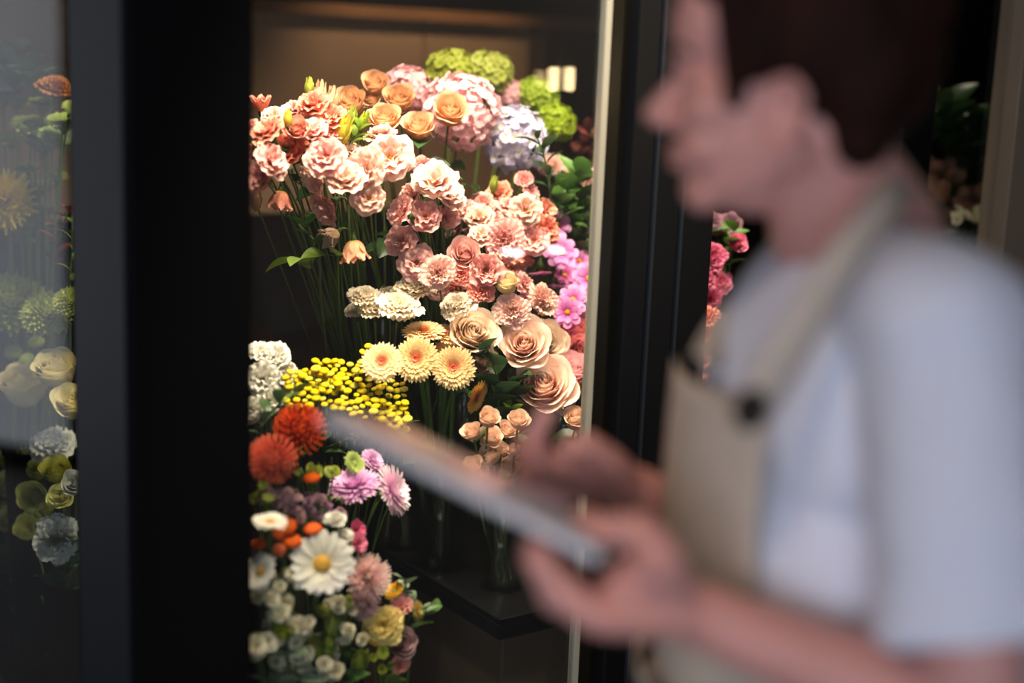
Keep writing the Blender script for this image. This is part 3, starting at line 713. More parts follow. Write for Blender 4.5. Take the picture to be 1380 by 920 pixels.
 ('rose', 798, 448, 14, .36, 'c', 'coralrose', 'cosmos', 'coral-pink rose cut by the metal strip, upper one', 'coral and deep pink roses by the strip', 0),
 ('rose', 801, 474, 14, .34, 'c', 'rosepk', 'cosmos', 'rose-pink rose cut by the metal strip, lower one', 'coral and deep pink roses by the strip', 0),
 ('carn', 491, 402, 20, .40, (.05, 1, .25), 'cream', 'carn', 'white carnation furthest left above the tansy', 'white carnations', 0),
 ('carn', 479, 419, 13, .44, (-.1, 1, .2), 'cream', 'carn', 'dim white carnation lowest behind the leftmost one', 'white carnations', 0),
 ('carn', 504, 417, 19, .38, (-.2, 1, .3), 'cream', 'carn', 'white carnation between the leftmost and the broadest', 'white carnations', 0),
 ('carn', 537, 416, 26, .35, (.05, 1, .4), 'cream', 'carn', 'broadest white carnation at the front of the row', 'white carnations', 0),
 ('carn', 527, 398, 15, .42, (0, 1, .2), 'cream', 'carn', 'white carnation behind the broadest one', 'white carnations', 0),
 ('carn', 557, 391, 23, .38, (.05, 1, .3), 'cream', 'carn', 'white carnation highest of the row', 'white carnations', 0),
 ('carn', 617, 413, 21, .34, (-.25, 1, .45), 'cream', 'carn', 'white carnation standing apart right above the peach round rose', 'white carnations', 0),
 ('gerb', 571, 449, 28, .33, (-.1, 1, .22), 'gerb', 'gerb', 'cream gerbera seen edge-on behind the front three', 'cream gerberas', 0),
 ('gerb', 600, 452, 25, .33, (.15, 1, .3), 'gerb', 'gerb', 'cream gerbera edge-on between its twin and the round rose', 'cream gerberas', 0),
 ('gerb', 515, 489, 26, .28, (-.1, .3, 1), 'gerb', 'gerb', 'cream gerbera furthest left with coral centre', 'cream gerberas', 0),
 ('gerb', 561, 484, 29, .28, (-.15, .35, 1), 'gerb', 'gerb', 'cream gerbera in the middle of the front three', 'cream gerberas', 0),
 ('gerb', 606, 482, 26, .31, (.1, .6, .8), 'gerb', 'gerb', 'cream gerbera partly hidden behind the right front one', 'cream gerberas', 0),
 ('gerb', 611, 496, 28, .27, (.05, .2, 1), 'gerb', 'gerb', 'cream gerbera on the right front with deep coral centre', 'cream gerberas', 0),
 ('gerb', 641, 534, 22, .27, (.75, -.3, .45), 'gerby', 'gerb', 'golden yellow gerbera tilted to the lower right', None, 0),
 ('rose', 638, 448, 29, .30, (.2, .45, .8), 'peachlight', 'rose', 'pale peach globe rose above the gerberas', 'peach garden roses', 0),
 ('open', 736, 461, 26, .32, 'cr', 'peachlight', 'rose', 'pale peach rose behind the big swirled peach rose', 'peach garden roses', 0),
 ('open', 707, 463, 31, .28, (-.15, .35, .9), 'peachbig', 'rose', 'big peach garden rose with an open swirl above dark leaves', 'peach garden roses', 1),
 ('open', 733, 519, 38, .26, (-.1, .55, .8), 'peachbig', 'rose', 'largest peach rose, wide open, right above the raised fingers', 'peach garden roses', 2),
 ('rose', 752, 504, 24, .30, (.4, .6, .6), 'peachlight', 'rose', 'pale peach rose between the largest and the lilac-pink one', 'peach garden roses', 0),
 ('rose', 774, 502, 25, .28, (.05, .65, .7), 'lilacrose', 'rose', 'lilac-pink rose with a tight swirl beside the largest peach rose', 'peach garden roses', 0),
 ('rose', 800, 514, 20, .28, (-.3, .3, .7), 'lilacrose', 'rose', 'lilac-pink rose cut off by the metal strip', 'peach garden roses', 0),
 ('rose', 650, 486, 20, .36, (-.2, .2, .8), 'peachlight', 'rose', 'shaded peach rose behind the pointed green leaves', 'peach garden roses', 1),
 ('carn', 759, 545, 13, .28, 'cr', 'peachlight', 'rose', 'small peach bloom directly under the largest peach rose', None, 0),
 ('stock', 350, 478, 19, .36, 'u', 'white', 'stock', 'white stock floret by the post, highest of the spike', 'white stock florets by the post', 0),
 ('stock', 372, 482, 20, .35, 'uc', 'white', 'stock', 'white stock floret at the top right of the spike', 'white stock florets by the post', 0),
 ('stock', 383, 503, 18, .34, 'r', 'white', 'stock', 'white stock floret bulging right towards the tansy', 'white stock florets by the post', 0),
 ('stock', 355, 512, 22, .33, 'c', 'white', 'stock', 'white stock floret in the middle of the spike', 'white stock florets by the post', 0),
 ('stock', 384, 523, 14, .34, 'r', 'white', 'stock', 'small white stock floret touching the lower tansy heads', 'white stock florets by the post', 0),
 ('stock', 364, 540, 19, .31, 'c', 'white', 'stock', 'white stock floret just above the upper pincushion protea', 'white stock florets by the post', 0),
 ('stock', 341, 552, 17, .31, 'c', 'white', 'stock', 'white stock floret lowest beside the post', 'white stock florets by the post', 1),
 ('pinc', 404, 579, 36, .16, (.35, .45, .8), 'protea', 'prot', 'upper right orange pincushion protea under the tansy', 'pincushion proteas', 0),
 ('pinc', 367, 619, 34, .12, (-.2, .3, 1), 'protea', 'prot', 'lower left orange pincushion protea against the post', 'pincushion proteas', 1),
 ('globe', 420, 644, 11, .13, 'u', 'orange', 'prot', 'small orange button flower under the upper protea', 'small orange button flowers', 0),
 ('globe', 422, 713, 12, .08, 'u', 'orange', 'prot', 'orange button flower right above the big white daisy', 'small orange button flowers', 0),
 ('globe', 388, 709, 12, .09, 'uc', 'orange', 'prot', 'orange button flower right of the edge-on white daisy', 'small orange button flowers', 0),
 ('globe', 376, 717, 10, .09, 'c', 'orange', 'prot', 'orange button flower just under the edge-on white daisy', 'small orange button flowers', 0),
 ('globe', 394, 729, 13, .08, 'u', 'orange', 'prot', 'orange button flower below the pair by the edge-on daisy', 'small orange button flowers', 0),
 ('globe', 349, 733, 10, .07, 'u', 'orange', 'prot', 'orange button flower closest to the post', 'small orange button flowers', 0),
 ('globe', 376, 741, 9, .07, 'c', 'orange', 'prot', 'lowest orange button flower, left of the big daisy', 'small orange button flowers', 0),
 ('aster', 478, 658, 34, .18, (-.25, .85, .3), 'aster', 'prot', 'magenta-pink aster seen edge-on, widest of the asters', 'pink asters', 0),
 ('aster', 526, 662, 34, .18, (.92, .3, .3), 'asterw', 'prot', 'pink and white aster turned to the right over the dark', 'pink asters', 0),
 ('aster', 501, 621, 17, .22, (.6, .5, .3), 'aster', 'prot', 'small pink aster beside the spiky green head', 'pink asters', 0),
 ('disc', 477, 625, 17, .20, (.7, .3, .3), 'greendisc', 'prot', 'spiky green flower head left of the small pink aster', None, 0),
 ('cupped', 478, 714, 10, .14, 'r', 'deeppink', 'prot', 'small deep pink bud flower under the magenta aster', 'small deep pink flowers', 0),
 ('cupped', 479, 733, 11, .12, 'r', 'deeppink', 'prot', 'small deep pink flower on top of the pink and cream chrysanthemum', 'small deep pink flowers', 0),
 ('pom', 495, 778, 31, .10, (.35, .35, .8), 'mumpink', 'prot', 'pink and cream spiky chrysanthemum right of the big daisy', 'spiky chrysanthemums', 0),
 ('pom', 489, 813, 22, .08, (.1, -.2, 1), 'mummauve', 'prot', 'mauve spiky chrysanthemum under the pink and cream one', 'spiky chrysanthemums', 0),
 ('daisy', 434, 760, 44, .05, (.05, .55, 1), 'whitedaisy', 'daisy', 'big white daisy with golden eye in full view', 'white daisies', 0),
 ('daisy', 364, 704, 24, .06, (0, 1, .18), 'whitedaisy', 'daisy', 'white daisy seen edge-on beside the post', 'white daisies', 0),
 ('daisy', 352, 770, 26, .05, (-.5, .4, .8), 'whitedaisy', 'daisy', 'white daisy half hidden by the post', 'white daisies', 0),
 ('carn', 452, 700, 12, .10, 'u', 'white', 'daisy', 'small white bloom left above the big daisy', None, 0),
 ('carn', 464, 722, 11, .09, 'u', 'white', 'daisy', 'small white bloom right above the big daisy’s rim', None, 0),
 ('carn', 517, 842, 22, .07, (-.1, .4, 1), 'bouqyellow', 'bouq', 'yellow ruffled flower in the middle of the small posy', None, 1),
 ('rose', 541, 866, 18, .06, (.3, .1, .9), 'mauve', 'bouq', 'mauve rosette at the lower right of the small posy', None, 0),
 ('aster', 561, 824, 15, .08, (.9, .2, .3), 'bouqyellow', 'bouq', 'yellow fringed flower at the right edge of the small posy', None, 0),
 ('cupped', 541, 820, 13, .08, 'uc', 'rosepk', 'bouq', 'rose-pink flower between the posy’s yellow ones', None, 0),
 ('disc', 532, 797, 15, .09, (-.5, .8, .3), 'gerby', 'bouq', 'orange-yellow narrow-petalled flower topping the small posy', None, 0),
 ('cupped', 539, 894, 10, .06, 'c', 'coralcarn', 'bouq', 'small coral flower lowest in the small posy', None, 0),
 ('disc', 508, 858, 13, .07, (-.3, -.2, .9), 'gerby', 'bouq', 'orange petalled flower at the posy’s lower left', None, 0),
 # behind the hazy side glass
 ('carn', 15, 104, 22, .62, 'uc', 'greywhite', 'lv2', 'pale grey-white bloom among grey leaves, top left corner', None, 2),
 ('carn', 76, 119, 20, .60, (.2, 1, .3), 'rust', 'lv2', 'rust orange ruffled flower near the top of the side glass', None, 0),
 ('disc', 57, 141, 20, .56, (.15, 1, .25), 'greendisc', 'lv1', 'lime flat-topped flower directly below the rust orange one', 'lime flat flowers behind the side glass', 0),
 ('disc', 84, 164, 22, .54, (.15, 1, .3), 'greendisc', 'lv1', 'lime flat flower beside the post, second row down', 'lime flat flowers behind the side glass', 0),
 ('disc', 97, 147, 14, .55, (.5, .7, .4), 'greendisc', 'lv1', 'lime flat flower touching the post under the rust one', 'lime flat flowers behind the side glass', 0),
 ('disc', 42, 171, 26, .53, (.25, 1, .35), 'greendisc', 'lv1', 'widest lime flat flower, tilted, left of the post-side ones', 'lime flat flowers behind the side glass', 0),
 ('disc', 70, 187, 20, .52, (.6, .8, .35), 'greendisc', 'lv1', 'lime flat flower tipping down right of the widest one', 'lime flat flowers behind the side glass', 0),
 ('disc', 14, 188, 20, .54, (0, 1, .25), 'greendisc', 'lv1', 'lime flat flower at the very left under the widest one', 'lime flat flowers behind the side glass', 0),
 ('disc', 37, 228, 16, .55, (.1, 1, .25), 'greendisc', 'lv1', 'small lime flat flower hanging above the yellow dahlia', 'lime flat flowers behind the side glass', 0),
 ('disc', 76, 237, 15, .58, (.2, 1, .25), 'greendisc', 'lv1', 'dim lime flat flower lowest beside the post', 'lime flat flowers behind the side glass', 0),
 ('dahlia', 8, 272, 40, .40, (.1, .2, 1), 'dahlia', 'lv3', 'large yellow dahlia at the left edge', None, 0),
 ('mum', 18, 412, 48, .44, (.1, .8, .7), 'greenmum', 'lv3', 'broad frilly green chrysanthemum at the left edge', 'green chrysanthemums', 0),
 ('mum', 66, 424, 34, .42, (.1, .7, .7), 'greenmum', 'lv3', 'frilly green chrysanthemum in the middle of the three', 'green chrysanthemums', 0),
 ('mum', 97, 408, 24, .46, (.2, .7, .6), 'greenmum', 'lv3', 'frilly green chrysanthemum against the post', 'green chrysanthemums', 0),
 ('globe', 49, 461, 11, .42, 'uc', 'greendisc', 'lv3', 'round green button right above the upper ranunculus', 'green buttons', 0),
 ('globe', 18, 474, 12, .42, 'uc', 'greendisc', 'lv3', 'round green button left above the orange-eyed ranunculus', 'green buttons', 0),
 ('globe', 36, 484, 10, .42, 'uc', 'greendisc', 'lv3', 'lowest round green button above the orange-eyed ranunculus', 'green buttons', 0),
 ('rose', 76, 496, 27, .40, (-.1, .9, .4), 'ranunc', 'lv4', 'cream ranunculus facing up, upper of the three', 'cream ranunculus', 0),
 ('rose', 34, 518, 30, .38, (.1, .8, .5), 'ranunc', 'lv4', 'cream ranunculus with orange eye, left of the three', 'cream ranunculus', 0),
 ('rose', 98, 543, 23, .38, (.1, .5, .8), 'ranunc', 'lv4', 'cream ranunculus with golden heart against the post', 'cream ranunculus', 0),
 ('carn', 72, 602, 28, .40, (.1, 1, .3), 'greywhite', 'lv4', 'blurred white flat bloom below the cream ranunculus', None, 0),
 ('rose', 19, 617, 18, .36, 'uc', 'yellowsm', 'lv5', 'soft yellow flower at left beside the blurred white bloom', 'soft yellow flowers', 0),
 ('rose', 15, 652, 19, .34, 'uc', 'yellowsm', 'lv5', 'soft yellow flower at the left edge below its neighbour', 'soft yellow flowers', 0),
 ('rose', 44, 668, 18, .32, 'c', 'yellowsm', 'lv5', 'soft yellow flower in the middle of the low cluster', 'soft yellow flowers', 0),
 ('rose', 76, 634, 18, .36, 'uc', 'yellowsm', 'lv5', 'soft yellow flower directly under the blurred white bloom', 'soft yellow flowers', 0),
 ('rose', 54, 632, 14, .37, 'uc', 'yellowsm', 'lv5', 'small soft yellow flower left under the blurred white bloom', 'soft yellow flowers', 0),
 ('rose', 82, 668, 15, .33, 'c', 'yellowsm', 'lv5', 'soft yellow flower between the cluster’s middle one and the post', 'soft yellow flowers', 0),
 ('cupped', 42, 709, 16, .30, 'c', 'yellowsm', 'lv5', 'deeper yellow flower lowest behind the side glass', 'soft yellow flowers', 0),
 ('rose', 100, 650, 15, .34, 'c', 'greywhite', 'lv5', 'small whitish flower against the post beside the yellow ones', None, 0),
 ('carn', 76, 726, 26, .30, 'c', 'greywhite', 'lv5', 'dim white bloom right of the lowest yellow flower', None, 0),
 ('rose', 8, 700, 13, .32, 'c', 'yellowsm', 'lv5', 'soft yellow flower in the lower left edge gap', 'soft yellow flowers', 0),
 # seen between the door frame and the person
 ('rose', 993, 327, 12, .26, 'cr', 'deeppink', 'right', 'deep pink rose touching the person’s collar', 'deep pink roses by the person', 0),
 ('carn', 960, 347, 16, .24, 'c', 'deeppink', 'right', 'deep pink ruffled rose next to the white glint', 'deep pink roses by the person', 0),
 ('carn', 952, 374, 13, .24, 'cl', 'deeppink', 'right', 'deep pink rose against the black frame under the ruffled one', 'deep pink roses by the person', 0),
 ('carn', 972, 381, 13, .28, 'c', 'deeppink', 'right', 'shaded deep pink rose behind the person’s shoulder edge', 'deep pink roses by the person', 0),
 ('carn', 956, 404, 14, .26, 'c', 'deeppink', 'right', 'deep pink bloom above the coral frilly column', 'deep pink roses by the person', 0),
 ('carn', 952, 429, 16, .22, 'c', 'hotcoral', 'right', 'coral frilly bloom at the top of the coral column', 'coral column by the person', 0),
 ('carn', 948, 455, 16, .21, 'cr', 'hotcoral', 'right', 'coral frilly bloom second in the coral column', 'coral column by the person', 0),
 ('carn', 943, 480, 15, .20, 'c', 'hotcoral', 'right', 'coral frilly bloom third in the coral column', 'coral column by the person', 0),
 ('carn', 940, 503, 14, .20, 'c', 'hotcoral', 'right', 'coral frilly bloom lowest in the coral column', 'coral column by the person', 0),
 ('carn', 970, 440, 16, .24, 'c', 'deeppink', 'right', 'deep pink bloom right of the coral column', 'deep pink roses by the person', 0),
 ('carn', 985, 300, 12, .34, 'c', 'statice', 'right', 'dark mauve bloom under the person’s chin', None, 1),
 ('carn', 958, 300, 14, .36, 'c', 'statice', 'right', 'dark mauve bloom at the frame’s edge under the chin', None, 1),
]
for r_ in T:
    k, px, py, rp, off, fc, pal, vk, lab, grp, lv = r_
    if k in ('lisi', 'cupped', 'carn'): rp *= 1.13
    if k == 'hyd': rp *= 1.05
    if k == 'cosmos': rp *= 1.18
    if k == 'bud' and rp >= 12: k = 'tight'
    cen = {'dusty': 'rust', 'whitedaisy': 'gerby', 'whitedaisy2': 'gerby'}.get(pal)
    scl = (1, 1, .8) if k == 'carn' else None
    flower(k, px, py, rp, off, fc, pal, vk, lab, grp, lv, scl=scl, cen=cen, lmat=M_LEAFD if vk in ('rose', 'hyd', 'prot') else M_LEAF)

# long chrysanthemum heads at the right, pale and pin-petalled
flower('pom', 783, 239, 27, .56, (.25, .9, .4), 'palepin', 'green', 'broad pale pink pin-petalled chrysanthemum right beside the metal strip', 'pale chrysanthemums', 0, scl=(1, 1, .75))
flower('pom', 744, 224, 18, .58, (-.3, .6, .6), 'palepin', 'green', 'smaller pale pink chrysanthemum behind the leafy sprig', 'pale chrysanthemums', 0)
# green buds on thin stems
for (px, py, rp, off, fc, pal, lab) in [
    (417, 117, 6.5, .48, (0, 1, 0), 'budgreen', 'tall slim green bud standing above the coral lisianthus'),
    (388, 159, 6, .42, (0, 1, .1), 'yellowpetal', 'small yellow bud left of the salmon swirl-centred bloom'),
    (462, 176, 11, .42, (.3, 1, .2), 'yellowpetal', 'yellow-green half-open bud at the right of the coral cluster'),
    (474, 156, 7, .46, (.2, 1, .2), 'budgreen', 'green bud beneath the tan-cream rose'),
    (490, 163, 7, .46, (.4, 1, .2), 'budgreen', 'green bud left of the bright peach rose'),
    (350, 199, 6, .42, (-.6, .6, .3), 'yellowpetal', 'yellow-green bud by the post between two pink blooms'),
    (666, 248, 6, .46, (0, 1, .2), 'budgreen', 'short green bud above the salmon-pink ruffled bloom'),
    (448, 846, 11, .07, (0, 1, .3), 'budgreen', 'pale green bud under the big white daisy'),
    (424, 871, 10, .06, (-.3, 1, .3), 'budgreen', 'pale green bud left of its twin at the bottom'),
    (442, 873, 10, .06, (.3, 1, .3), 'budgreen', 'pale green bud right of its twin at the bottom'),
    (485, 890, 12, .06, (.2, .6, .6), 'budgreen', 'pale green bud at the bottom left of the small posy')]:
    vk = 'lisi' if py < 240 and px < 500 else ('pink' if py < 300 else 'daisy')
    flower('bud', px, py, rp, off, fc, pal, vk, lab, 'unopened buds', 0, name='flower_bud')

# spray rose buds: one rounded bud per stem
for n_, (px, py, rp, lab) in enumerate([
    (659, 563, 13, 'highest left spray rose bud, dusky'), (636, 582, 12, 'dusky spray rose bud furthest left, upper'),
    (660, 591, 15, 'open peach spray rose with glowing heart'), (685, 579, 12, 'peach spray rose bud right of the glowing one'),
    (699, 566, 13, 'cream spray rose next to the green sprig and fingers'), (661, 613, 14, 'cream spray rose under the glowing one'),
    (677, 606, 10, 'small cream spray rose bud in the middle of the bunch'), (686, 627, 15, 'peach spray rose lowest right, touching the hand'),
    (638, 625, 11, 'peach spray rose bud lowest left, just above the tablet'), (692, 606, 8, 'smallest spray rose bud beside the hand'),
    (776, 564, 15, 'peach spray rose right of the raised fingers'), (788, 577, 12, 'peach spray rose between the fingers and the strip'), (794, 596, 10, 'small spray rose low by the strip')]):
    flower('tight', px, py, rp, .17 + .012 * (n_ % 4), (rs.uniform(-.4, .4), .7, .6), 'sprayrose', 'spray' if px < 740 else 'rose',
           lab, 'spray roses', n_ % 2, name='spray_rose', lk='oval', lmat=M_LEAFD)

# tansy: sprays of flat yellow buttons
BUT = m_button(9).mesh('flower_head', PM['tansy'])
def spray(name, pts, rads, dirs, vk, me, label, cat, group, part='flower_head', lead=None, leaf=None, root_drop=.12, stemmat=None):
    base = bouq_base(vk); t = empty(name, base, label, cat, group)
    c = sum(pts, Vector()) / len(pts)
    node = c - Vector((0, 0, root_drop)) + (base - c) * .06
    mb = MB()
    p2 = bez(base, Vector((node.x * .6 + base.x * .4, node.y * .6 + base.y * .4, node.z - .06)), node, 8)
    mb.tube([p - base for p in p2], .0018, 5)
    for p, r, d in zip(pts, rads, dirs):
        q = d.to_track_quat('Z', 'Y') @ Matrix.Rotation(rs.random() * 6, 3, 'Z').to_quaternion()
        link(part, me if not isinstance(me, list) else rs.choice(me), t, p - base, q, r)
        br = bez(node, Vector((p.x * .7 + node.x * .3, p.y * .7 + node.y * .3, node.z * .4 + p.z * .6)), p - d * r * .3, 5)
        mb.tube([x - base for x in br], [.0013, .0012, .001, .001, .0009, .0009], 4)
    link('stem', mb.mesh('stem', stemmat or M_STEM), t)
    if leaf:
        for k in range(leaf[0]):
            x = node.lerp(pts[k % len(pts)], rs.uniform(.1, .7)); a = rs.random() * 6.28
            put_leaf(t, base, x, Vector((math.cos(a), math.sin(a) * .6, rs.uniform(-.1, .9))), leaf[2] * rs.uniform(.7, 1.2), leaf[1], leaf[3])
    return t
rt = random.Random(11)
cand = []
tries = 0
while len(cand) < 128 and tries < 9000:
    tries += 1
    x = rt.uniform(385, 549); lo = 486 + max(0, (x - 470)) * .42; hi = 528 + (x - 385) * .32
    if x < 425: lo = 498; hi = 548
    y = rt.uniform(lo, hi)
    if all((x - a) ** 2 + ((y - b) * 1.35) ** 2 > 74 for a, b in cand): cand.append((x, y))
cand.sort(key=lambda p: p[0] + .3 * p[1])
tl = ['leftmost tansy spray touching the white stock', 'tansy spray behind the upper protea', 'tansy spray left of the tablet’s tip', 'tansy spray above the tablet’s tip']
ng = 16; per = math.ceil(len(cand) / ng)
for k in range(ng):
    grp = cand[k * per:(k + 1) * per]
    if not grp: continue
    pts, rads, dirs = [], [], []
    for (x, y) in grp:
        p = at(x, y, hit(x, y, GG, C0).y + .30 - (y - 520) * .0012 + rt.uniform(-.015, .015)); pts.append(p)
        rads.append(rt.uniform(3.8, 7.4) * depth(p) / F_PX); dirs.append(fdir((rt.uniform(-.35, .35), .95, rt.uniform(.15, .55))))
    if k < 4: lab = tl[k]
    elif k >= ng - 3: lab = ['yellow tansy spray under the leftmost gerbera', 'yellow tansy spray right under the gerberas, low over the tablet', 'rightmost yellow tansy spray next to the dark gerbera stems'][k - (ng - 3)]
    else: lab = 'yellow tansy spray in the dense middle of the tansy bunch'
    spray('tansy_spray', pts, rads, dirs, 'tansy', BUT, lab, 'flower', 'yellow tansy sprays', leaf=(3, 'narrow', .035, M_LEAF), root_drop=.09)
for (grp, lab) in [([(451, 586), (455, 599), (463, 598), (453, 604), (477, 596)], 'small tansy sprig hanging under the tablet’s tip'),
                   ([(496, 466), (489, 474), (486, 487), (503, 470)], 'greenish tansy sprig above the leftmost gerbera')]:
    pts = [at(x, y, hit(x, y, GG, C0).y + .32) for x, y in grp]
    spray('tansy_spray', pts, [5.2 * depth(p) / F_PX for p in pts], [fdir((rt.uniform(-.5, .5), .8, .5)) for p in pts], 'tansy', BUT, lab, 'flower', 'yellow tansy sprays', root_drop=.05)

# filler sprays low at the left
def rnd_spray(name, cx, cy, rx, ry, n, rp, off, mesh, lab, vk, grp, leafspec=None, face=(0, .6, .7), drop=.08):
    pts, rads, dirs = [], [], []
    for i in range(n):
        a = rt.random() * 6.28; q = math.sqrt(rt.random()); x = cx + rx * q * math.cos(a); y = cy + ry * q * math.sin(a)
        g0 = hit(x, y, GG if x > 110 else FF, C0).y
        p = at(x, y, g0 + off + rt.uniform(-.02, .03)); pts.append(p); rads.append(rp * rt.uniform(.75, 1.2) * depth(p) / F_PX)
        dirs.append(fdir((face[0] + rt.uniform(-.6, .6), face[1] + rt.uniform(-.4, .4), face[2])))
    return spray(name, pts, rads, dirs, vk, mesh, lab, 'flower', grp, leaf=leafspec, root_drop=drop)
W1 = [getm('carn_0', SH['carn'][0], PM['fillw']), getm('stock_0', SH['stock'][0], PM['fillw']), getm('lisi_1', SH['lisi'][1], PM['fillw'])]
B1 = [getm('bud_0', SH['bud'][0], PM['budgreen'])]
ST = [getm('carn_1', SH['carn'][1], PM['statice']), getm('carn_2', SH['carn'][2], PM['mauve'])]
GB = [getm('stock_1', SH['stock'][1], PM['budgreen'])]
FL = 'pale filler sprays at the bottom left'
rnd_spray('white_filler_spray', 366, 820, 26, 30, 12, 11, .06, W1, 'white filler spray beside the post, just under the half-hidden daisy', 'daisy', FL, (6, 'oval', .035, M_EUC))
rnd_spray('white_filler_spray', 400, 845, 30, 30, 12, 11, .05, W1 + B1, 'white and green filler spray straight below the big daisy’s left side', 'daisy', FL, (7, 'oval', .035, M_EUC))
rnd_spray('white_filler_spray', 372, 880, 34, 28, 13, 12, .05, W1, 'white filler spray in the bottom left corner by the post', 'daisy', FL, (6, 'oval', .035, M_EUC))
rnd_spray('white_filler_spray', 425, 898, 34, 22, 12, 11, .05, W1, 'white filler spray at the bottom edge under the green buds', 'daisy', FL, (6, 'oval', .035, M_LEAF))
rnd_spray('white_filler_spray', 455, 826, 24, 22, 10, 9, .07, W1 + B1, 'white and green filler spray left of the mauve chrysanthemum', 'daisy', FL, (9, 'oval', .04, M_LEAF))
rnd_spray('white_filler_spray', 470, 870, 24, 26, 9, 9, .06, W1, 'white filler spray between the buds and the small posy', 'daisy', FL, (9, 'oval', .045, M_LEAF))
rnd_spray('white_filler_spray', 384, 775, 22, 18, 9, 9, .06, W1 + B1, 'greenish filler spray at the big daisy’s left', 'daisy', FL, (6, 'round', .03, M_EUC))
rnd_spray('mauve_filler_spray', 372, 668, 30, 14, 18, 6.5, .12, ST, 'mauve filler spray right under the lower protea', 'prot', 'mauve filler sprays', (6, 'narrow', .03, M_LEAF))
rnd_spray('mauve_filler_spray', 410, 680, 26, 20, 18, 6.5, .12, ST, 'mauve filler spray left of the widest aster', 'prot', 'mauve filler sprays', (6, 'narrow', .03, M_LEAF))
rnd_spray('mauve_filler_spray', 445, 692, 22, 16, 12, 6, .13, ST, 'mauve filler spray under the widest aster', 'prot', 'mauve filler sprays', (6, 'narrow', .03, M_LEAFD))
rnd_spray('green_filler_spray', 430, 632, 30, 9, 12, 6, .16, GB, 'yellow-green filler spray between upper protea and spiky green head', 'prot', None, (5, 'narrow', .03, M_LEAFY))
rnd_spray('green_filler_spray', 352, 665, 14, 14, 7, 8, .10, GB, 'yellow-green filler sprig against the post under the protea', 'prot', None, (3, 'oval', .03, M_LEAFY))
rnd_spray('green_filler_spray', 520, 890, 22, 14, 8, 6, .07, GB, 'green filler sprig below the posy’s yellow flower', 'bouq', None, (10, 'narrow', .04, M_LEAFY))
rnd_spray('yellow_filler_spray', 30, 690, 40, 26, 16, 10, .36, [getm('rose_0', SH['rose'][0], PM['yellowsm'])], 'yellow filler spray between the soft yellow flowers', 'lv5', None, (8, 'oval', .05, M_LEAFD))
rnd_spray('wine_filler_spray', 965, 300, 24, 16, 14, 6, .38, [getm('carn_1', SH['carn'][1], PM['statice'])], 'dark wine spray under the chin beside the frame', 'right', None, (6, 'narrow', .05, M_WINE))
rnd_spray('dried_flower_spray', 1262, 232, 36, 18, 18, 10, .32, [getm('hyd_0', SH['hyd'][0], PM['dried'])], 'upper dried brown flower spray behind the far right pane', 'dry', 'dried flowers', (6, 'narrow', .06, M_WINE))
rnd_spray('dried_flower_spray', 1285, 270, 44, 22, 18, 11, .28, [getm('hyd_0', SH['hyd'][0], PM['dried'])], 'lower dried brown flower spray above the person’s shoulder', 'dry', 'dried flowers', (6, 'narrow', .06, M_EUC))
rnd_spray('dried_flower_spray', 1300, 290, 30, 10, 8, 8, .22, W1, 'few pale dried blooms low behind the far right pane', 'dry', 'dried flowers', (8, 'narrow', .05, M_EUC))

# foliage: leafy branches
def branch(name, pixels, off, n, size, kind, mat, vk, label, group=None, spread=1.0):
    pts = [at(x, y, hit(x, y, GG if x > 110 else FF, C0).y + off) for x, y in pixels]
    base = bouq_base(vk); t = empty(name, base, label, 'foliage', group)
    first = pts[0]
    path = bez(base, Vector((first.x, first.y, (base.z + first.z) / 2)), first, 6) + pts[1:]
    mb = MB(); mb.tube([p - base for p in path], [.0022] * 7 + [.0016] * (len(path) - 7), 5)
    link('stem', mb.mesh('stem', M_STEM), t)
    for k in range(n):
        u = k / max(1, n - 1) * (len(pts) - 1); i = min(int(u), len(pts) - 2); p = pts[i].lerp(pts[i + 1], u - i)
        ax = (pts[i + 1] - pts[i]).normalized(); a = k * 2.4 + rt.random()
        side = (CR * math.cos(a) - CF * math.sin(a) + UP * rt.uniform(-.2, .3))
        put_leaf(t, base, p, ax * .8 + side * spread, size * rt.uniform(.75, 1.2), kind, mat)
    return t
branch('leafy_branch', [(742, 262), (738, 232), (732, 205), (725, 188)], .44, 12, .045, 'narrow', M_LEAFD, 'green', 'slender olive sprig rising in front of the lavender hydrangea', 'green branches')
branch('leafy_branch', [(752, 300), (756, 270), (768, 250), (782, 238)], .46, 12, .05, 'oval', M_LEAF, 'green', 'leafy branch in front of the broad pale chrysanthemum', 'green branches')
branch('leafy_branch', [(775, 345), (772, 310), (778, 280), (790, 262)], .48, 14, .05, 'oval', M_LEAF, 'green', 'leafy branch between the pale chrysanthemum and the lilac cosmos', 'green branches')
branch('leafy_branch', [(792, 352), (798, 325), (796, 300), (802, 275)], .46, 14, .045, 'narrow', M_LEAF, 'green', 'narrow-leaved branch hard by the metal strip', 'green branches')
branch('leafy_branch', [(786, 350), (784, 325), (770, 305), (764, 290)], .50, 14, .045, 'narrow', M_LEAFD, 'green', 'dark branch directly behind the white glint', 'green branches')
branch('leafy_branch', [(775, 230), (780, 205), (790, 190), (800, 175)], .66, 14, .05, 'narrow', M_WINE, 'green', 'dim wine-coloured spray above the broad pale chrysanthemum', 'dark branches')
branch('leafy_branch', [(800, 240), (802, 215), (806, 200), (808, 188)], .66, 12, .05, 'narrow', M_WINE, 'green', 'dim wine-coloured spray half behind the metal strip', 'dark branches')
branch('leafy_branch', [(545, 330), (530, 318), (512, 332)], .46, 5, .045, 'oval', M_LEAFD, 'lisi', 'shaded leafy stem right of the hanging peach bell')
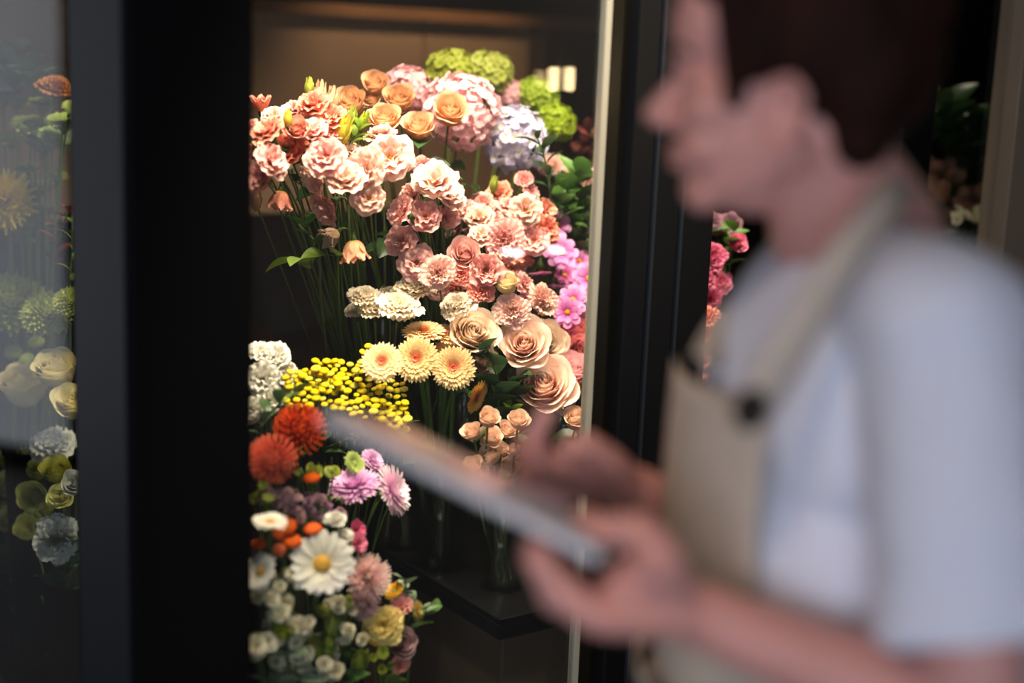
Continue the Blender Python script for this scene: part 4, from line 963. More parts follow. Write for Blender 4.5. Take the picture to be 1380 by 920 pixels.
branch('leafy_branch', [(455, 345), (432, 342), (412, 348), (400, 352)], .44, 5, .055, 'oval', M_LEAFY, 'lisi', 'fresh green leaves sticking out left below the coral cluster')
branch('leafy_branch', [(430, 330), (412, 312), (402, 302)], .46, 4, .04, 'oval', M_LEAF, 'lisi', 'dull green leaves above the fresh ones')
branch('leafy_branch', [(455, 230), (428, 262), (392, 240), (385, 225)], .50, 6, .05, 'oval', M_LEAFD, 'lisi', 'dark leafy stem crossing behind the coral cluster')
branch('leafy_branch', [(470, 196), (478, 184), (484, 172)], .44, 7, .035, 'narrow', M_LEAFY, 'lisi', 'fresh narrow leaves in front of the dark gap under the tan-cream rose')
branch('leafy_branch', [(575, 222), (590, 220), (606, 222)], .52, 3, .05, 'oval', M_LEAFD, 'hyd', 'dark oval leaf pair under the big pink hydrangea')
branch('leafy_branch', [(590, 240), (608, 244), (624, 250)], .46, 3, .045, 'oval', M_LEAFD, 'pink', 'dark leaf right of the yellow-eyed pale lisianthus')
branch('leafy_branch', [(605, 330), (610, 312), (622, 304), (600, 340)], .46, 7, .05, 'oval', M_LEAFD, 'pink', 'dark leaves filling the gap left of the middle mass')
branch('rose_foliage', [(672, 540), (670, 510), (664, 488), (650, 478)], .27, 6, .055, 'oval', M_LEAFD, 'rose', 'pointed dark rose leaves right of the gerberas', 'rose leaves')
branch('rose_foliage', [(690, 545), (685, 520), (695, 512), (710, 508)], .27, 6, .06, 'oval', M_LEAFD, 'rose', 'pointed dark rose leaves left of the largest peach rose', 'rose leaves')
branch('rose_foliage', [(670, 570), (668, 552), (680, 545)], .28, 6, .055, 'oval', M_LEAFD, 'rose', 'dark rose leaves above the spray roses', 'rose leaves')
branch('rose_foliage', [(770, 560), (780, 545), (792, 540)], .3, 6, .055, 'oval', M_LEAFD, 'rose', 'dark rose leaves beneath the lilac-pink roses', 'rose leaves')
branch('leafy_branch', [(700, 590), (694, 560), (688, 548)], .24, 8, .022, 'oval', M_LEAFY, 'spray', 'small fresh green sprig above the spray roses')
branch('eucalyptus_branch', [(545, 830), (548, 800), (546, 782)], .09, 7, .028, 'round', M_EUC, 'bouq', 'grey-green eucalyptus sprig topping the small posy')
branch('leafy_branch', [(555, 850), (567, 832), (574, 822)], .07, 4, .035, 'oval', M_LEAF, 'bouq', 'green leaves pointing right from the small posy')
branch('leafy_branch', [(360, 600), (350, 570), (370, 550), (395, 530)], .25, 9, .05, 'narrow', M_LEAFD, 'stock', 'narrow dark leaves between the white stock and the proteas')
for (pix, lab) in [([(20, 120), (22, 95), (15, 70)], 'grey leafy branch reaching highest at the left edge'), ([(45, 130), (50, 105), (42, 85)], 'grey leafy branch left of the rust orange flower'),
                   ([(5, 150), (4, 110), (2, 85)], 'grey leafy branch cut by the left edge'), ([(60, 215), (66, 195), (85, 190)], 'grey leaves between the lime flat flowers and the post'),
                   ([(30, 330), (50, 300), (45, 260)], 'shaded leaves right of the yellow dahlia')]:
    branch('eucalyptus_branch', pix, .60, 11, .06, 'oval', M_EUC, 'lv2', lab, 'grey branches behind the side glass')
branch('leafy_branch', [(70, 360), (78, 330), (86, 300), (92, 285)], .52, 12, .05, 'narrow', M_WINE, 'lv2', 'wine-red branch right of the yellow dahlia', 'wine branches')
branch('leafy_branch', [(95, 380), (97, 330), (98, 290)], .50, 8, .03, 'narrow', M_LEAFY, 'lv2', 'thin fresh stem against the post beside the wine-red branch')
branch('leafy_branch', [(80, 800), (90, 760), (100, 735)], .36, 12, .06, 'oval', M_LEAFD, 'lv5', 'dark leaves low behind the side glass')
branch('leafy_branch', [(10, 800), (20, 760), (15, 735)], .36, 12, .06, 'oval', M_LEAFD, 'lv5', 'dark leaves at the lower left corner')
branch('leafy_branch', [(978, 360), (984, 335), (990, 312)], .28, 7, .04, 'oval', M_LEAF, 'right', 'green leaves between the deep pink roses')
for k, (x, y) in enumerate([(1240, 150), (1275, 165), (1310, 185)]):
    branch('leafy_branch', [(x, y + 60), (x + 5, y + 20), (x, y - 20)], .34, 12, .09, 'oval', M_LEAFD, 'dry',
           ['dark branch beside the black mullion, far right', 'dark branch in the middle of the far right pane', 'dark branch near the beige strip, far right'][k], 'dark branches far right')

# ---------------------------------------------------------------- the cooler
M_BACK = plain('warm_wall_panel', '#8f735a', .6, 0, .3, bump=.1, bscale=40, var=.05, vscale=3)
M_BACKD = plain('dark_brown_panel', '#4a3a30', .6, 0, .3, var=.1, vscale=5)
M_CORN = plain('oak_cornice', '#7a5638', .5, 0, .3, var=.15, vscale=8, stretch=(1, 1, 12))
M_PANE = glass('door_glass', '#f4f6f5', 1.5)
M_PANED = glass('front_glass', '#f4f6f5', 1.5, haze=.006)  # reflection haze put into the pane's colour
M_TRAY = plain('black_tray_gloss', '#0b0b0c', .25, 0, .5)
M_PLINTH = plain('brown_plinth', '#4a3c2e', .65, 0, .3, var=.1, vscale=10)
cool = empty('flower_cooler', cg(0, 0, 0), 'black framed glass flower cooler standing on the shop floor', 'display cooler')
OC = cg(0, 0, 0)
AX = (FF, GG, UP)
def cbox(mb, f0, f1, g0, g1, z0, z1):
    c = cg((f0 + f1) / 2, (g0 + g1) / 2, (z0 + z1) / 2) - OC
    mb.box(c, (abs(f1 - f0), abs(g1 - g0), abs(z1 - z0)), AX)
def bevel(o, w=.003, n=2):
    b = o.modifiers.new('bevel', 'BEVEL'); b.width = w; b.segments = n; b.limit_method = 'ANGLE'; return o
f1 = front_f(340); g1 = side_g(99); HT = 2.25
fs0, fs1 = front_f(804), front_f(812); ff0, ff1 = front_f(836), front_f(948)
fm0, fm1 = front_f(1188), front_f(1228); fr0, fr1 = front_f(1332), front_f(1372)
FE = 2.35; GB_ = 1.35
mb = MB(); cbox(mb, 0, f1, 0, g1, .1, HT - .06); bevel(mb.build('corner_post', M_BLACKP, cool, False))
mb = MB(); cbox(mb, -.004, .004, .02, g1 - .02, .1, HT - .06); mb.build('post_side_plate', plain('side_plate_slate', '#1c1f24', .5, 0, .3), cool, False)  # slate-grey plate over the post's left face, paler than the front
mb = MB(); cbox(mb, f1, fs0, .02, .027, .14, HT - .06); mb.build('glass_pane', M_PANED, cool, False)
mb = MB(); cbox(mb, .02, .027, g1, GB_ - .04, .14, HT - .06); mb.build('glass_pane', M_PANE, cool, False)
mb = MB(); cbox(mb, fs0, fs1, .016, .030, .14, HT - .06); bevel(mb.build('edge_strip', M_ALU, cool, False), .001)
mb = MB(); cbox(mb, fs1, ff0, .018, .026, .14, HT - .06); mb.build('door_seal', plain('dark_seal', '#16140f', .3), cool, False)
mb = MB(); cbox(mb, fs1 + .070, ff1, .045, .085, .1, HT - .06); cbox(mb, fs1 + .036, ff1, .028, .045, .1, HT - .06)
cbox(mb, ff0, ff1, -.005, .03, .1, HT - .06)
bevel(mb.build('door_frame', M_BLACK, cool, False))
for q in (front_f(866), front_f(903)):
    mb = MB(); cbox(mb, q - .003, q + .003, -.011, -.004, .1, HT - .06); bevel(mb.build('frame_rib', M_SEAM, cool, False), .001)
mb = MB(); cbox(mb, ff1, fm0, .02, .027, .14, HT - .06); mb.build('glass_pane', M_PANE, cool, False)
mb = MB(); cbox(mb, fm0, fm1, -.005, .06, .1, HT - .06); bevel(mb.build('mullion', M_BLACK, cool, False))
mb = MB(); cbox(mb, fm1, fr0, .02, .027, .14, HT - .06); mb.build('glass_pane', M_PANE, cool, False)
mb = MB(); cbox(mb, fr0, fr1, -.01, .05, .1, HT - .06); bevel(mb.build('beige_strip', plain('beige_board', '#8f7f6c', .6), cool, False))
mb = MB(); cbox(mb, fr1, FE, -.005, .06, .1, HT - .06); bevel(mb.build('end_frame', M_BLACK, cool, False))
mb = MB(); cbox(mb, 0, FE, 0, GB_, HT - .06, HT); mb.build('top_panel', M_BLACKP, cool, False)
mb = MB(); cbox(mb, 0, FE, 0, GB_, 0, .1); mb.build('bottom_panel', M_BLACKP, cool, False)
mb = MB(); cbox(mb, FE - .04, FE, .06, GB_, .1, HT - .06); mb.build('end_panel', M_BLACKP, cool, False)
BP = cg(0, GB_ - .05)
def back(px, py=60): return hit(px, py, GG, BP)
def backf(px, py=60): return (back(px, py) - C0).dot(FF)
bs, bc = backf(571), backf(712)
zt0, zt1 = back(640, 32).z, back(640, 17).z
gb = GB_ - .05
zlow = back(420, 285).z
mb = MB(); cbox(mb, 0, bc, gb - .02, gb + .03, .1, zlow); mb.build('lower_shade_panel', M_BLACKP, cool, False)  # black stands in for the shade low on the back wall
mb = MB(); cbox(mb, .0, bs - .002, gb, gb + .03, zlow, zt0); mb.build('back_panel', M_BACK, cool, False)
mb = MB(); cbox(mb, bs + .002, bc, gb, gb + .03, zlow, zt0); mb.build('back_panel', M_BACK, cool, False)
mb = MB(); cbox(mb, 0, bc + .9, gb - .02, gb + .03, zt0, zt1); mb.build('cornice', M_CORN, cool, False)
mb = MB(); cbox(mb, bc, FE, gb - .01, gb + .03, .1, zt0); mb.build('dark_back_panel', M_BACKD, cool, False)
mb = MB(); cbox(mb, 0, FE, gb + .01, gb + .04, zt1, HT - .06); mb.build('upper_back_panel', M_BLACKP, cool, False)
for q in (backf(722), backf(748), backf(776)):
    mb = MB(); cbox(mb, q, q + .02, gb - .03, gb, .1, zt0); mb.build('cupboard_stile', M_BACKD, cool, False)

# plinths the vases stand on
def plinth(label, f0, f_1, g0, g_1, z, tray=False):
    o = cg((f0 + f_1) / 2, (g0 + g_1) / 2, .1); t = empty('display_plinth', o, label, 'plinth')
    def bx(mb, a, b, c, d, z0, z1):
        mb.box(cg((a + b) / 2, (c + d) / 2, (z0 + z1) / 2) - o, (b - a, d - c, z1 - z0), AX)
    mb = MB(); bx(mb, f0 + .02, f_1 - .02, g0 + .02, g_1 - .02, .1, z - .03); bevel(mb.build('plinth_body', M_PLINTH if tray else M_BLACKP, t, False))
    mb = MB(); bx(mb, f0, f_1, g0, g_1, z - .03, z - .006)
    bx(mb, f0, f_1, g0, g0 + .008, z - .006, z + .004); bx(mb, f0, f0 + .008, g0, g_1, z - .006, z + .004)
    bx(mb, f_1 - .008, f_1, g0, g_1, z - .006, z + .004); bx(mb, f0, f_1, g_1 - .008, g_1, z - .006, z + .004)
    bx(mb, f0 + .008, f_1 - .008, g0 + .008, g_1 - .008, z - .006, z)
    bevel(mb.build('tray', M_TRAY, t, False), .0015)
cc = at(674, 838, 2.02) - C0
plinth('brown plinth with a glossy black tray, its corner pointing at the camera', cc.dot(FF), 1.30, cc.dot(GG), .80, PZ, True)
plinth('low black plinth under the proteas and daisies by the post', .16, cc.dot(FF) - .02, .035, .60, LZ)
plinth('low black plinth deep behind the hazy side glass', .04, cc.dot(FF) - .02, .61, 1.2, LZ)
plinth('black plinth in the far right section under the dried flowers', 1.6, 2.1, .1, .6, PZ)

# ---------------------------------------------------------------- the shop room
M_FLOOR = plain('dark_floor', '#4a4540', .5, var=.2, vscale=3)
M_WALL = plain('grey_wall', '#8e8e92', .9, bump=.1, bscale=30)
M_WALLD = plain('dark_wall', '#1b1918', .9)
M_CEIL = plain('dark_ceiling', '#2c2b2b', .9)
def room(name, c, size, mat):
    mb = MB(); mb.box(Vector((0, 0, 0)), size); o = mb.build(name, mat, None, False); o.location = c; return tag(o, kind='structure')
X0, X1, Y0, Y1, H = -3.4, 3.8, -2.6, 6.2, 2.9
room('floor', (.2, 1.8, -.05), (7.4, 9.0, .1), M_FLOOR)
room('ceiling', (.2, 1.8, H + .05), (7.4, 9.0, .1), M_CEIL)
room('wall_left', (X0 - .05, 1.8, H / 2), (.1, 9.0, H), M_WALL)
room('wall_right', (X1 + .05, 1.8, H / 2), (.1, 9.0, H), M_WALLD)
room('wall_back', (.2, Y1 + .05, H / 2), (7.4, .1, H), M_WALLD)
# rear wall with a window opening
wx0, wx1, wz0, wz1 = -2.6, .9, .7, 2.5
room('wall_front_left', ((X0 + wx0) / 2, Y0 - .05, H / 2), (wx0 - X0, .1, H), M_WALL)
room('wall_front_right', ((X1 + wx1) / 2, Y0 - .05, H / 2), (X1 - wx1, .1, H), M_WALLD)
room('wall_front_lower', ((wx0 + wx1) / 2, Y0 - .05, wz0 / 2), (wx1 - wx0, .1, wz0), M_WALL)
room('wall_front_upper', ((wx0 + wx1) / 2, Y0 - .05, (H + wz1) / 2), (wx1 - wx0, .1, H - wz1), M_WALL)
wn = MB()
for (a, b, c, d) in ((wx0, wx0 + .06, wz0, wz1), (wx1 - .06, wx1, wz0, wz1), (-.88, -.82, wz0, wz1)):
    wn.box(((a + b) / 2, Y0 - .03, (c + d) / 2), (b - a, .08, d - c))
for z in (wz0 + .03, wz1 - .03): wn.box(((wx0 + wx1) / 2, Y0 - .03, z), (wx1 - wx0, .08, .06))
tag(wn.build('window_1', M_BLACK, None, False), kind='structure')

wn = MB()
for z in (.04, 2.84): wn.box((X0 + .05, 4.0, z), (.06, 4.6 if 0 else 3.8, .06))
for y in (2.13, 4.0, 5.87): wn.box((X0 + .05, y, 1.44), (.06, .06, 2.8))
tag(wn.build('haze_light_frame', M_BLACK, None, False), kind='structure')  # frame added around the haze light on the left wall
def area(name, loc, look, size, power, col, sy=None, spread=None):
    l = bpy.data.lights.new(name, 'AREA'); l.energy = power; l.color = col; l.size = size
    if sy: l.shape = 'RECTANGLE'; l.size_y = sy
    if spread: l.spread = spread
    o = bpy.data.objects.new(name, l); COL.objects.link(o); o.location = loc
    o.rotation_mode = 'QUATERNION'; o.rotation_quaternion = (Vector(look) - Vector(loc)).to_track_quat('-Z', 'Y'); return o
area('window_or_haze_light', (-.85, Y0 - .12, 1.6), (-.6, 2, 1.3), 3.3, 92, (.80, .86, 1.0), 1.7)
def spot(name, loc, look, power, col, ang=80, rad=.04, blend=.7):
    l = bpy.data.lights.new(name, 'SPOT'); l.energy = power; l.color = col; l.spot_size = R(ang); l.spot_blend = blend; l.shadow_soft_size = rad
    o = bpy.data.objects.new(name, l); COL.objects.link(o); o.location = loc
    o.rotation_mode = 'QUATERNION'; o.rotation_quaternion = (Vector(look) - Vector(loc)).to_track_quat('-Z', 'Y'); return o
WARM = (1.0, .84, .64)
spot('track_spot', cg(.40, -.42, 2.75), cg(.66, .42, 1.22), 140, WARM, 40, .05, .8)
spot('track_spot', cg(.98, -.45, 2.75), cg(.80, .38, 1.02), 225, WARM, 36, .05, .8)
area('cooler_fill_light', cg(.66, .20, 2.16), cg(.72, .40, 1.25), 1.0, 15, WARM, .25, R(95))  # unseen fill added to lift shadows among the upper flowers
spot('cooler_or_fill_spot', cg(.60, .10, 2.15), cg(.70, .42, 1.25), 26, WARM, 62)
spot('track_spot', cg(.30, -.50, 2.75), cg(.28, .12, .70), 120, WARM, 24, .05, .9)
spot('cooler_or_fill_spot', cg(.24, .10, 2.15), cg(.32, .20, .8), 45, WARM, 80)
spot('cooler_or_fill_spot', cg(1.25, .08, 2.15), cg(1.14, .26, 1.2), 50, WARM, 60)
spot('cooler_or_fill_spot', cg(.20, .55, 2.15), cg(.14, .76, .9), 24, WARM, 52)
spot('cooler_or_fill_spot', cg(.42, .10, 2.15), (.04, 1.24, 1.14), 26, (1, .68, .46), 22, .04, .9)  # added lamp aimed out at the hands, standing in for cooler spill
spot('cooler_or_fill_spot', cg(1.12, 1.0, 2.15), cg(1.15, 1.3, 1.60), 22, (1, .72, .45), 70)
spot('cooler_or_fill_spot', cg(1.85, .3, 2.15), cg(1.8, .4, 1.2), 7, WARM, 80)
# added lights without a known source: side-glass haze, fill on the hands
area('window_or_haze_light', (X0 + .02, 4.0, 1.44), (0, 4.0, 1.5), 3.6, 12, (.86, .9, 1.0), 2.86)  # unseen light put on the left wall to mirror as haze
area('hand_fill_light', (-.45, .35, 2.8), (.03, 1.2, 1.12), .25, .45, (1, .70, .50), None, R(34))  # added warm fill aimed at the hands

w = bpy.data.worlds.new('world'); sc.world = w; w.use_nodes = True
bgn = w.node_tree.nodes['Background']; bgn.inputs[0].default_value = (.55, .62, .75, 1); bgn.inputs[1].default_value = .5

# pendant lamps in the shop, seen mirrored in the door glass
def mirror(p): return p - GG * (2 * (p - C0).dot(GG))
M_BULB = emit('bulb_glow', '#ffdca0', 34); M_BULB2 = emit('opal_glow', '#ffc98a', 5)
def pendant(px, py, Y, r, h, mat, label):
    p = mirror(at(px, py, Y)); t = empty('pendant_lamp', p, label, 'lamp', None)
    mb = MB(); mb.lathe([(.0005, -h), (r * .7, -h * .98), (r, -h * .8), (r, h * .6), (r * .7, h * .8), (.0005, h * .85)], n=20); mb.build('bulb', mat, t)
    mb = MB(); mb.lathe([(.0005, h * .8), (r * .75, h * .8), (r * .6, h * 1.4), (.006, h * 1.5), (.0005, h * 1.5)], n=20); mb.build('socket', M_SEAM, t)
    mb = MB(); mb.tube([(0, 0, h * 1.45), (0, 0, H - p.z)], .002, 6); mb.build('cord', M_BLACKP, t)
pendant(766, 106, 2.7, .0085, .025, M_BULB, 'glowing pendant lamp mirrored in the door glass, left of the bright pair')
pendant(787, 106, 2.72, .0080, .025, M_BULB, 'glowing pendant lamp mirrored in the door glass, right of the bright pair')
pendant(747, 105, 2.85, .0095, .017, emit('dim_glow', '#ffd79a', 6), 'dimmer pendant lamp mirrored left of the bright pair')
def glint_bar(px, py, Y, wd, label):  # unseen light bars added so their reflections make the white glints
    p = mirror(at(px, py, Y)); t = empty('glint_lamp', p, label, 'lamp')
    mb = MB(); mb.tube([GG * -wd, GG * wd], .008, 10); mb.build('light_tube', emit('cool_glow', '#eef2ff', 34), t)
    mb = MB(); mb.tube([(0, 0, -.01), (0, 0, -p.z)], .006, 8); mb.box((0, 0, .012), (.03, .03, .01)); mb.lathe([(.0005, -p.z), (.07, -p.z), (.07, -p.z + .012), (.0005, -p.z + .015)]); mb.build('glint_stand', M_BLACK, t)
glint_bar(709, 343, 2.75, .022, 'added glowing tube mirrored as a glint among the pink blooms')
glint_bar(768, 340, 2.85, .016, 'added glowing tube mirrored as a glint beside the lilac cosmos')

# ---------------------------------------------------------------- the person
neck = at(1140, 300, 1.27)
BF = Vector((-.966, -.26, 0)).normalized(); BL = UP.cross(BF).normalized()    # facing, and the person's left (towards the camera)
HF = Vector((-.975, .16, .02)).normalized(); HL = UP.cross(HF).normalized(); HU = HF.cross(HL).normalized()
head = at(1057, 122, 1.235)
per = empty('person', Vector((neck.x, neck.y, 0)), 'person in white t-shirt and sand apron looking into the cooler, holding a tablet', 'person')
OP = per.location.copy()
def pl(v): return Vector(v) - OP
B = MB()
def HP(x, y, z): return pl(head + HF * x + HL * y + HU * z)
HA = (HF, HL, HU)
B.ball(HP(-.018, 0, .040), (.098, .076, .080), HA, 28, 20)
B.ball(HP(.020, 0, -.020), (.066, .062, .088), HA, 24, 18)
B.ball(HP(.030, 0, -.066), (.048, .050, .040), HA, 20, 14)
B.capsule(HP(-.012, .050, -.050), HP(.060, .018, -.092), .016, .016)
B.capsule(HP(-.012, -.050, -.050), HP(.060, -.018, -.092), .016, .016)
B.ball(HP(.062, 0, -.090), (.018, .022, .016), HA)
B.ball(HP(.060, 0, .052), (.040, .054, .050), HA)                       # forehead
B.capsule(HP(.084, .028, .022), HP(.087, -.028, .022), .011, .011)      # brow
B.capsule(HP(.083, 0, .012), HP(.108, 0, -.026), .0075, .0105)          # nose bridge to tip
B.capsule(HP(.090, 0, -.032), HP(.106, 0, -.030), .010, .009)
for s in (-1, 1):
    B.ball(HP(.096, .011 * s, -.033), (.010, .007, .007), HA)
    B.ball(HP(.058, .043 * s, -.018), (.026, .020, .020), HA)           # cheekbones
    B.ball(HP(.058, .034 * s, -.046), (.024, .020, .024), HA)
    B.ball(HP(.074, .031 * s, .003), (.012, .016, .009), HA)            # eyelids
    # ear: rim, lobe and bowl
    e0 = lambda a, b: HP(.004 + a, (.073 + .010 * (1 if a < 0 else .5)) * s, -.020 + b)
    rim = [e0(.012, -.008), e0(.014, .012), e0(.006, .026), e0(-.008, .030), e0(-.019, .018), e0(-.018, 0), e0(-.010, -.018), e0(.002, -.030), e0(.010, -.022)]
    for a, b in zip(rim[:-1], rim[1:]): B.capsule(a, b, .0048, .0048, 8)
    B.ball(HP(.004, .070 * s, -.018), (.016, .008, .026), HA)
B.capsule(HP(.082, .018, -.0555), HP(.090, 0, -.0545), .0045, .006, 8); B.capsule(HP(.082, -.018, -.0555), HP(.090, 0, -.0545), .0045, .006, 8)
B.capsule(HP(.080, .016, -.0655), HP(.087, 0, -.0670), .0050, .0068, 8); B.capsule(HP(.080, -.016, -.0655), HP(.087, 0, -.0670), .0050, .0068, 8)
B.ball(HP(.066, 0, -.062), (.020, .028, .022), HA)
# neck
B.capsule(HP(-.030, 0, -.030), pl(neck + BF * .0 + UP * -.03), .054, .060)
B.capsule(HP(-.036, 0, -.045), pl(neck - BF * .035 - UP * .02), .050, .062)
# torso under the clothes
def TP(f, l, z): return pl(neck + BF * f + BL * l + UP * z)
TA = (BF, BL, UP)
B.ball(TP(.0, 0, -.17), (.095, .150, .16), TA, 24, 16)
B.ball(TP(.0, 0, -.36), (.095, .135, .17), TA, 24, 16)
B.ball(TP(-.01, 0, -.53), (.105, .150, .13), TA, 24, 16)
shN, shF = at(1272, 440, 1.10), at(1058, 430, 1.43)
elN, elF = at(1322, 985, 1.03), at(1095, 800, 1.50)
wrN, wrF = at(925, 822, 1.08), at(856, 662, 1.325)
for sh in (shN, shF): B.capsule(TP(-.01, 0, -.03), pl(sh), .050, .052)
for sh, el, wr in ((shN, elN, wrN), (shF, elF, wrF)):
    B.capsule(pl(sh), pl(sh.lerp(el, .5)), .050, .044); B.capsule(pl(sh.lerp(el, .5)), pl(el), .044, .038)
    B.capsule(pl(el), pl(el.lerp(wr, .35)), .038, .0385); B.capsule(pl(el.lerp(wr, .35)), pl(el.lerp(wr, .8)), .0385, .029); B.capsule(pl(el.lerp(wr, .8)), pl(wr), .029, .026)
# legs to the floor
for s in (-1, 1):
    hip = Vector((neck.x, neck.y, .88)) + BL * .085 * s - BF * .01; kn = Vector((hip.x, hip.y, .48)) + BF * .015; an = Vector((hip.x, hip.y, .09)) - BF * .02
    B.capsule(pl(hip), pl(kn), .085, .055); B.capsule(pl(kn), pl(an), .052, .036); B.capsule(pl(an - UP * .03), pl(an + BF * .14 - UP * .055), .034, .026)
# tablet geometry first: the hands close on it
tA, tB = at(437, 551, 1.13), at(812, 742, 1.05)
tu = (tB - tA).normalized(); tv = ((tA + tB) / 2 - CAM).normalized() + UP * .13; tv = (tv - tu * tv.dot(tu)).normalized(); tn = tu.cross(tv).normalized()
if tn.z < 0: tn = -tn
TL = (tB - tA).length; TW = .165; TH = .012
def TT(a, b, c): return tA + tu * a + tv * b + tn * c
def chain(pts, rads):
    P_ = [pl(p) for p in pts]
    for a, b, r0, r1 in zip(P_[:-1], P_[1:], rads[:-1], rads[1:]): B.capsule(a, b, r0, r1, 12)
    # nail
    return P_[-1]
# near (left) hand: palm under the tablet's near end, thumb over the top
mc = [at(792, 796, 1.135), at(786, 812, 1.105), at(794, 828, 1.075), at(812, 836, 1.048)]
for i, m_ in enumerate(mc):
    B.capsule(pl(wrN + Vector((0, .012 - .008 * i, 0))), pl(m_), .021, .0125)
    B.capsule(pl(wrN.lerp(m_, .5)), pl(m_), .019, .013)
def under(px_a, b, dn=.012): return TT(px_a, b, -TH - dn)
fing = [([mc[0], at(752, 786, 1.145), under(TL * .80, .085), under(TL * .84, .105)], [.0115, .0105, .0095, .0085]),
        ([mc[1], at(740, 794, 1.115), under(TL * .775, .055), under(TL * .80, .075)], [.012, .011, .0098, .0088]),
        ([mc[2], at(744, 806, 1.083), under(TL * .785, .027), under(TL * .80, .046)], [.0115, .0105, .0095, .0085]),
        ([mc[3], at(764, 815, 1.054), under(TL * .82, .004), under(TL * .835, .020)], [.0105, .0095, .0085, .0078])]
for p_, r_ in fing: chain(p_, r_); B.capsule(pl(p_[0]), pl(p_[2] - UP * .012), .0130, .0100)
chain([wrN.lerp(at(880, 760, 1.05), .45), at(893, 757, 1.05), at(866, 716, 1.065), TT(TL * .955, .022, .012), TT(TL * .88, .040, .0105)], [.021, .018, .0145, .0118, .0098])
B.capsule(pl(mc[0]), pl(at(880, 765, 1.06)), .014, .018)
B.capsule(pl(mc[2]), pl(at(880, 775, 1.06)), .015, .019)
# far (right) hand: raised, index and middle up, ring and little curled
m2 = [at(757, 628, 1.275), at(762, 640, 1.298), at(772, 650, 1.318), at(786, 655, 1.335)]
for m_ in m2: B.capsule(pl(wrF), pl(m_), .022, .013)
B.capsule(pl(m2[0]), pl(m2[3]), .014, .013)
chain([m2[0], at(724, 618, 1.262), at(722, 582, 1.255), at(737, 556, 1.25)], [.0125, .0115, .0100, .0085])
chain([m2[1], at(714, 640, 1.290), at(703, 608, 1.285), at(718, 582, 1.28)], [.0125, .0115, .0100, .0088])
chain([m2[2], at(722, 660, 1.315), at(706, 642, 1.312), at(716, 622, 1.306)], [.0118, .0108, .0098, .0085])
chain([m2[3], at(742, 674, 1.338), at(724, 668, 1.338), at(726, 652, 1.334)], [.0108, .0098, .0088, .008])
chain([wrF.lerp(at(815, 625, 1.28), .4), at(818, 622, 1.272), at(792, 600, 1.256), at(764, 606, 1.246)], [.020, .0165, .0130, .0100])
body = B.build('body', M_SKIN, per)
def remesh(o, vox, it, fac=.6):
    r = o.modifiers.new('remesh', 'REMESH'); r.mode = 'VOXEL'; r.voxel_size = vox; r.use_smooth_shade = True
    s = o.modifiers.new('smooth', 'SMOOTH'); s.iterations = it; s.factor = fac
remesh(body, .0032, 5)
for s in (-1, 1):
    mb = MB(); mb.ball(HP(.0715, .031 * s, .000), .0115, HA, 16, 12); mb.build('eye', plain('eye_white', '#d8d0cc', .2), per)
    mb = MB(); mb.ball(HP(.0802, .031 * s, -.001), (.0040, .0055, .0055), HA, 12, 8); mb.build('iris', plain('iris_brown', '#2a1a12', .2), per)
    mb = MB(); mb.tube([HP(.074, .043 * s, .004), HP(.084, .034 * s, .009), HP(.085, .022 * s, .006)], [.0012, .002, .0012], 8); mb.build('eyelash', M_HAIR, per)
    mb = MB(); mb.tube([HP(.078, .046 * s, .024), HP(.090, .034 * s, .030), HP(.092, .018 * s, .026)], [.002, .0035, .0025], 8); mb.build('eyebrow', M_HAIR, per)
mb = MB(); mb.tube([HP(.080, .020, -.0605), HP(.0895, .008, -.0605), HP(.0895, -.008, -.0605), HP(.080, -.020, -.0605)], .0022, 8); mb.build('mouth', M_LIP, per)
# hair
Hh = MB()
Hh.ball(HP(-.030, 0, .052), (.100, .084, .092), HA, 32, 24)
Hh.ball(HP(-.058, 0, .030), (.070, .078, .078), HA, 28, 20)
Hh.ball(HP(.020, 0, .100), (.070, .070, .040), HA, 28, 20)
Hh.ball(HP(.070, 0, .102), (.034, .058, .026), HA, 20, 14)
Hh.capsule(HP(-.062, .036, .000), HP(-.064, .034, -.032), .042, .030); Hh.capsule(HP(-.062, -.036, .000), HP(-.064, -.034, -.032), .042, .030)
Hh.ball(HP(.060, 0, .086), (.032, .056, .026), HA, 20, 14)
for s in (-1, 1):
    Hh.capsule(HP(.046, .052 * s, .062), HP(.040, .062 * s, -.010), .018, .009); Hh.capsule(HP(.02, .062 * s, .06), HP(.026, .068 * s, .02), .022, .016)
    Hh.capsule(HP(.058, .040 * s, .085), HP(-.01, .064 * s, .06), .022, .022)
rh = random.Random(5)
for k in range(260):
    a = rh.uniform(-math.pi, math.pi); t = rh.uniform(0, 1.35)
    d = Vector((math.sin(t) * math.cos(a), math.sin(t) * math.sin(a), math.cos(t)))
    if d.x > .45 and d.z < .72: continue
    c = Vector((-.028 + d.x * .100, d.y * .084, .054 + d.z * .090))
    e = c + Vector((.018 * (1 if d.z > .5 else -.3), rh.uniform(-.01, .01), -.010 if d.z < .6 else .008)) + d * .006
    Hh.capsule(HP(*c), HP(*e), .006, .003, 6)
hair = Hh.build('hair', M_HAIR, per); remesh(hair, .0034, 1, .4)

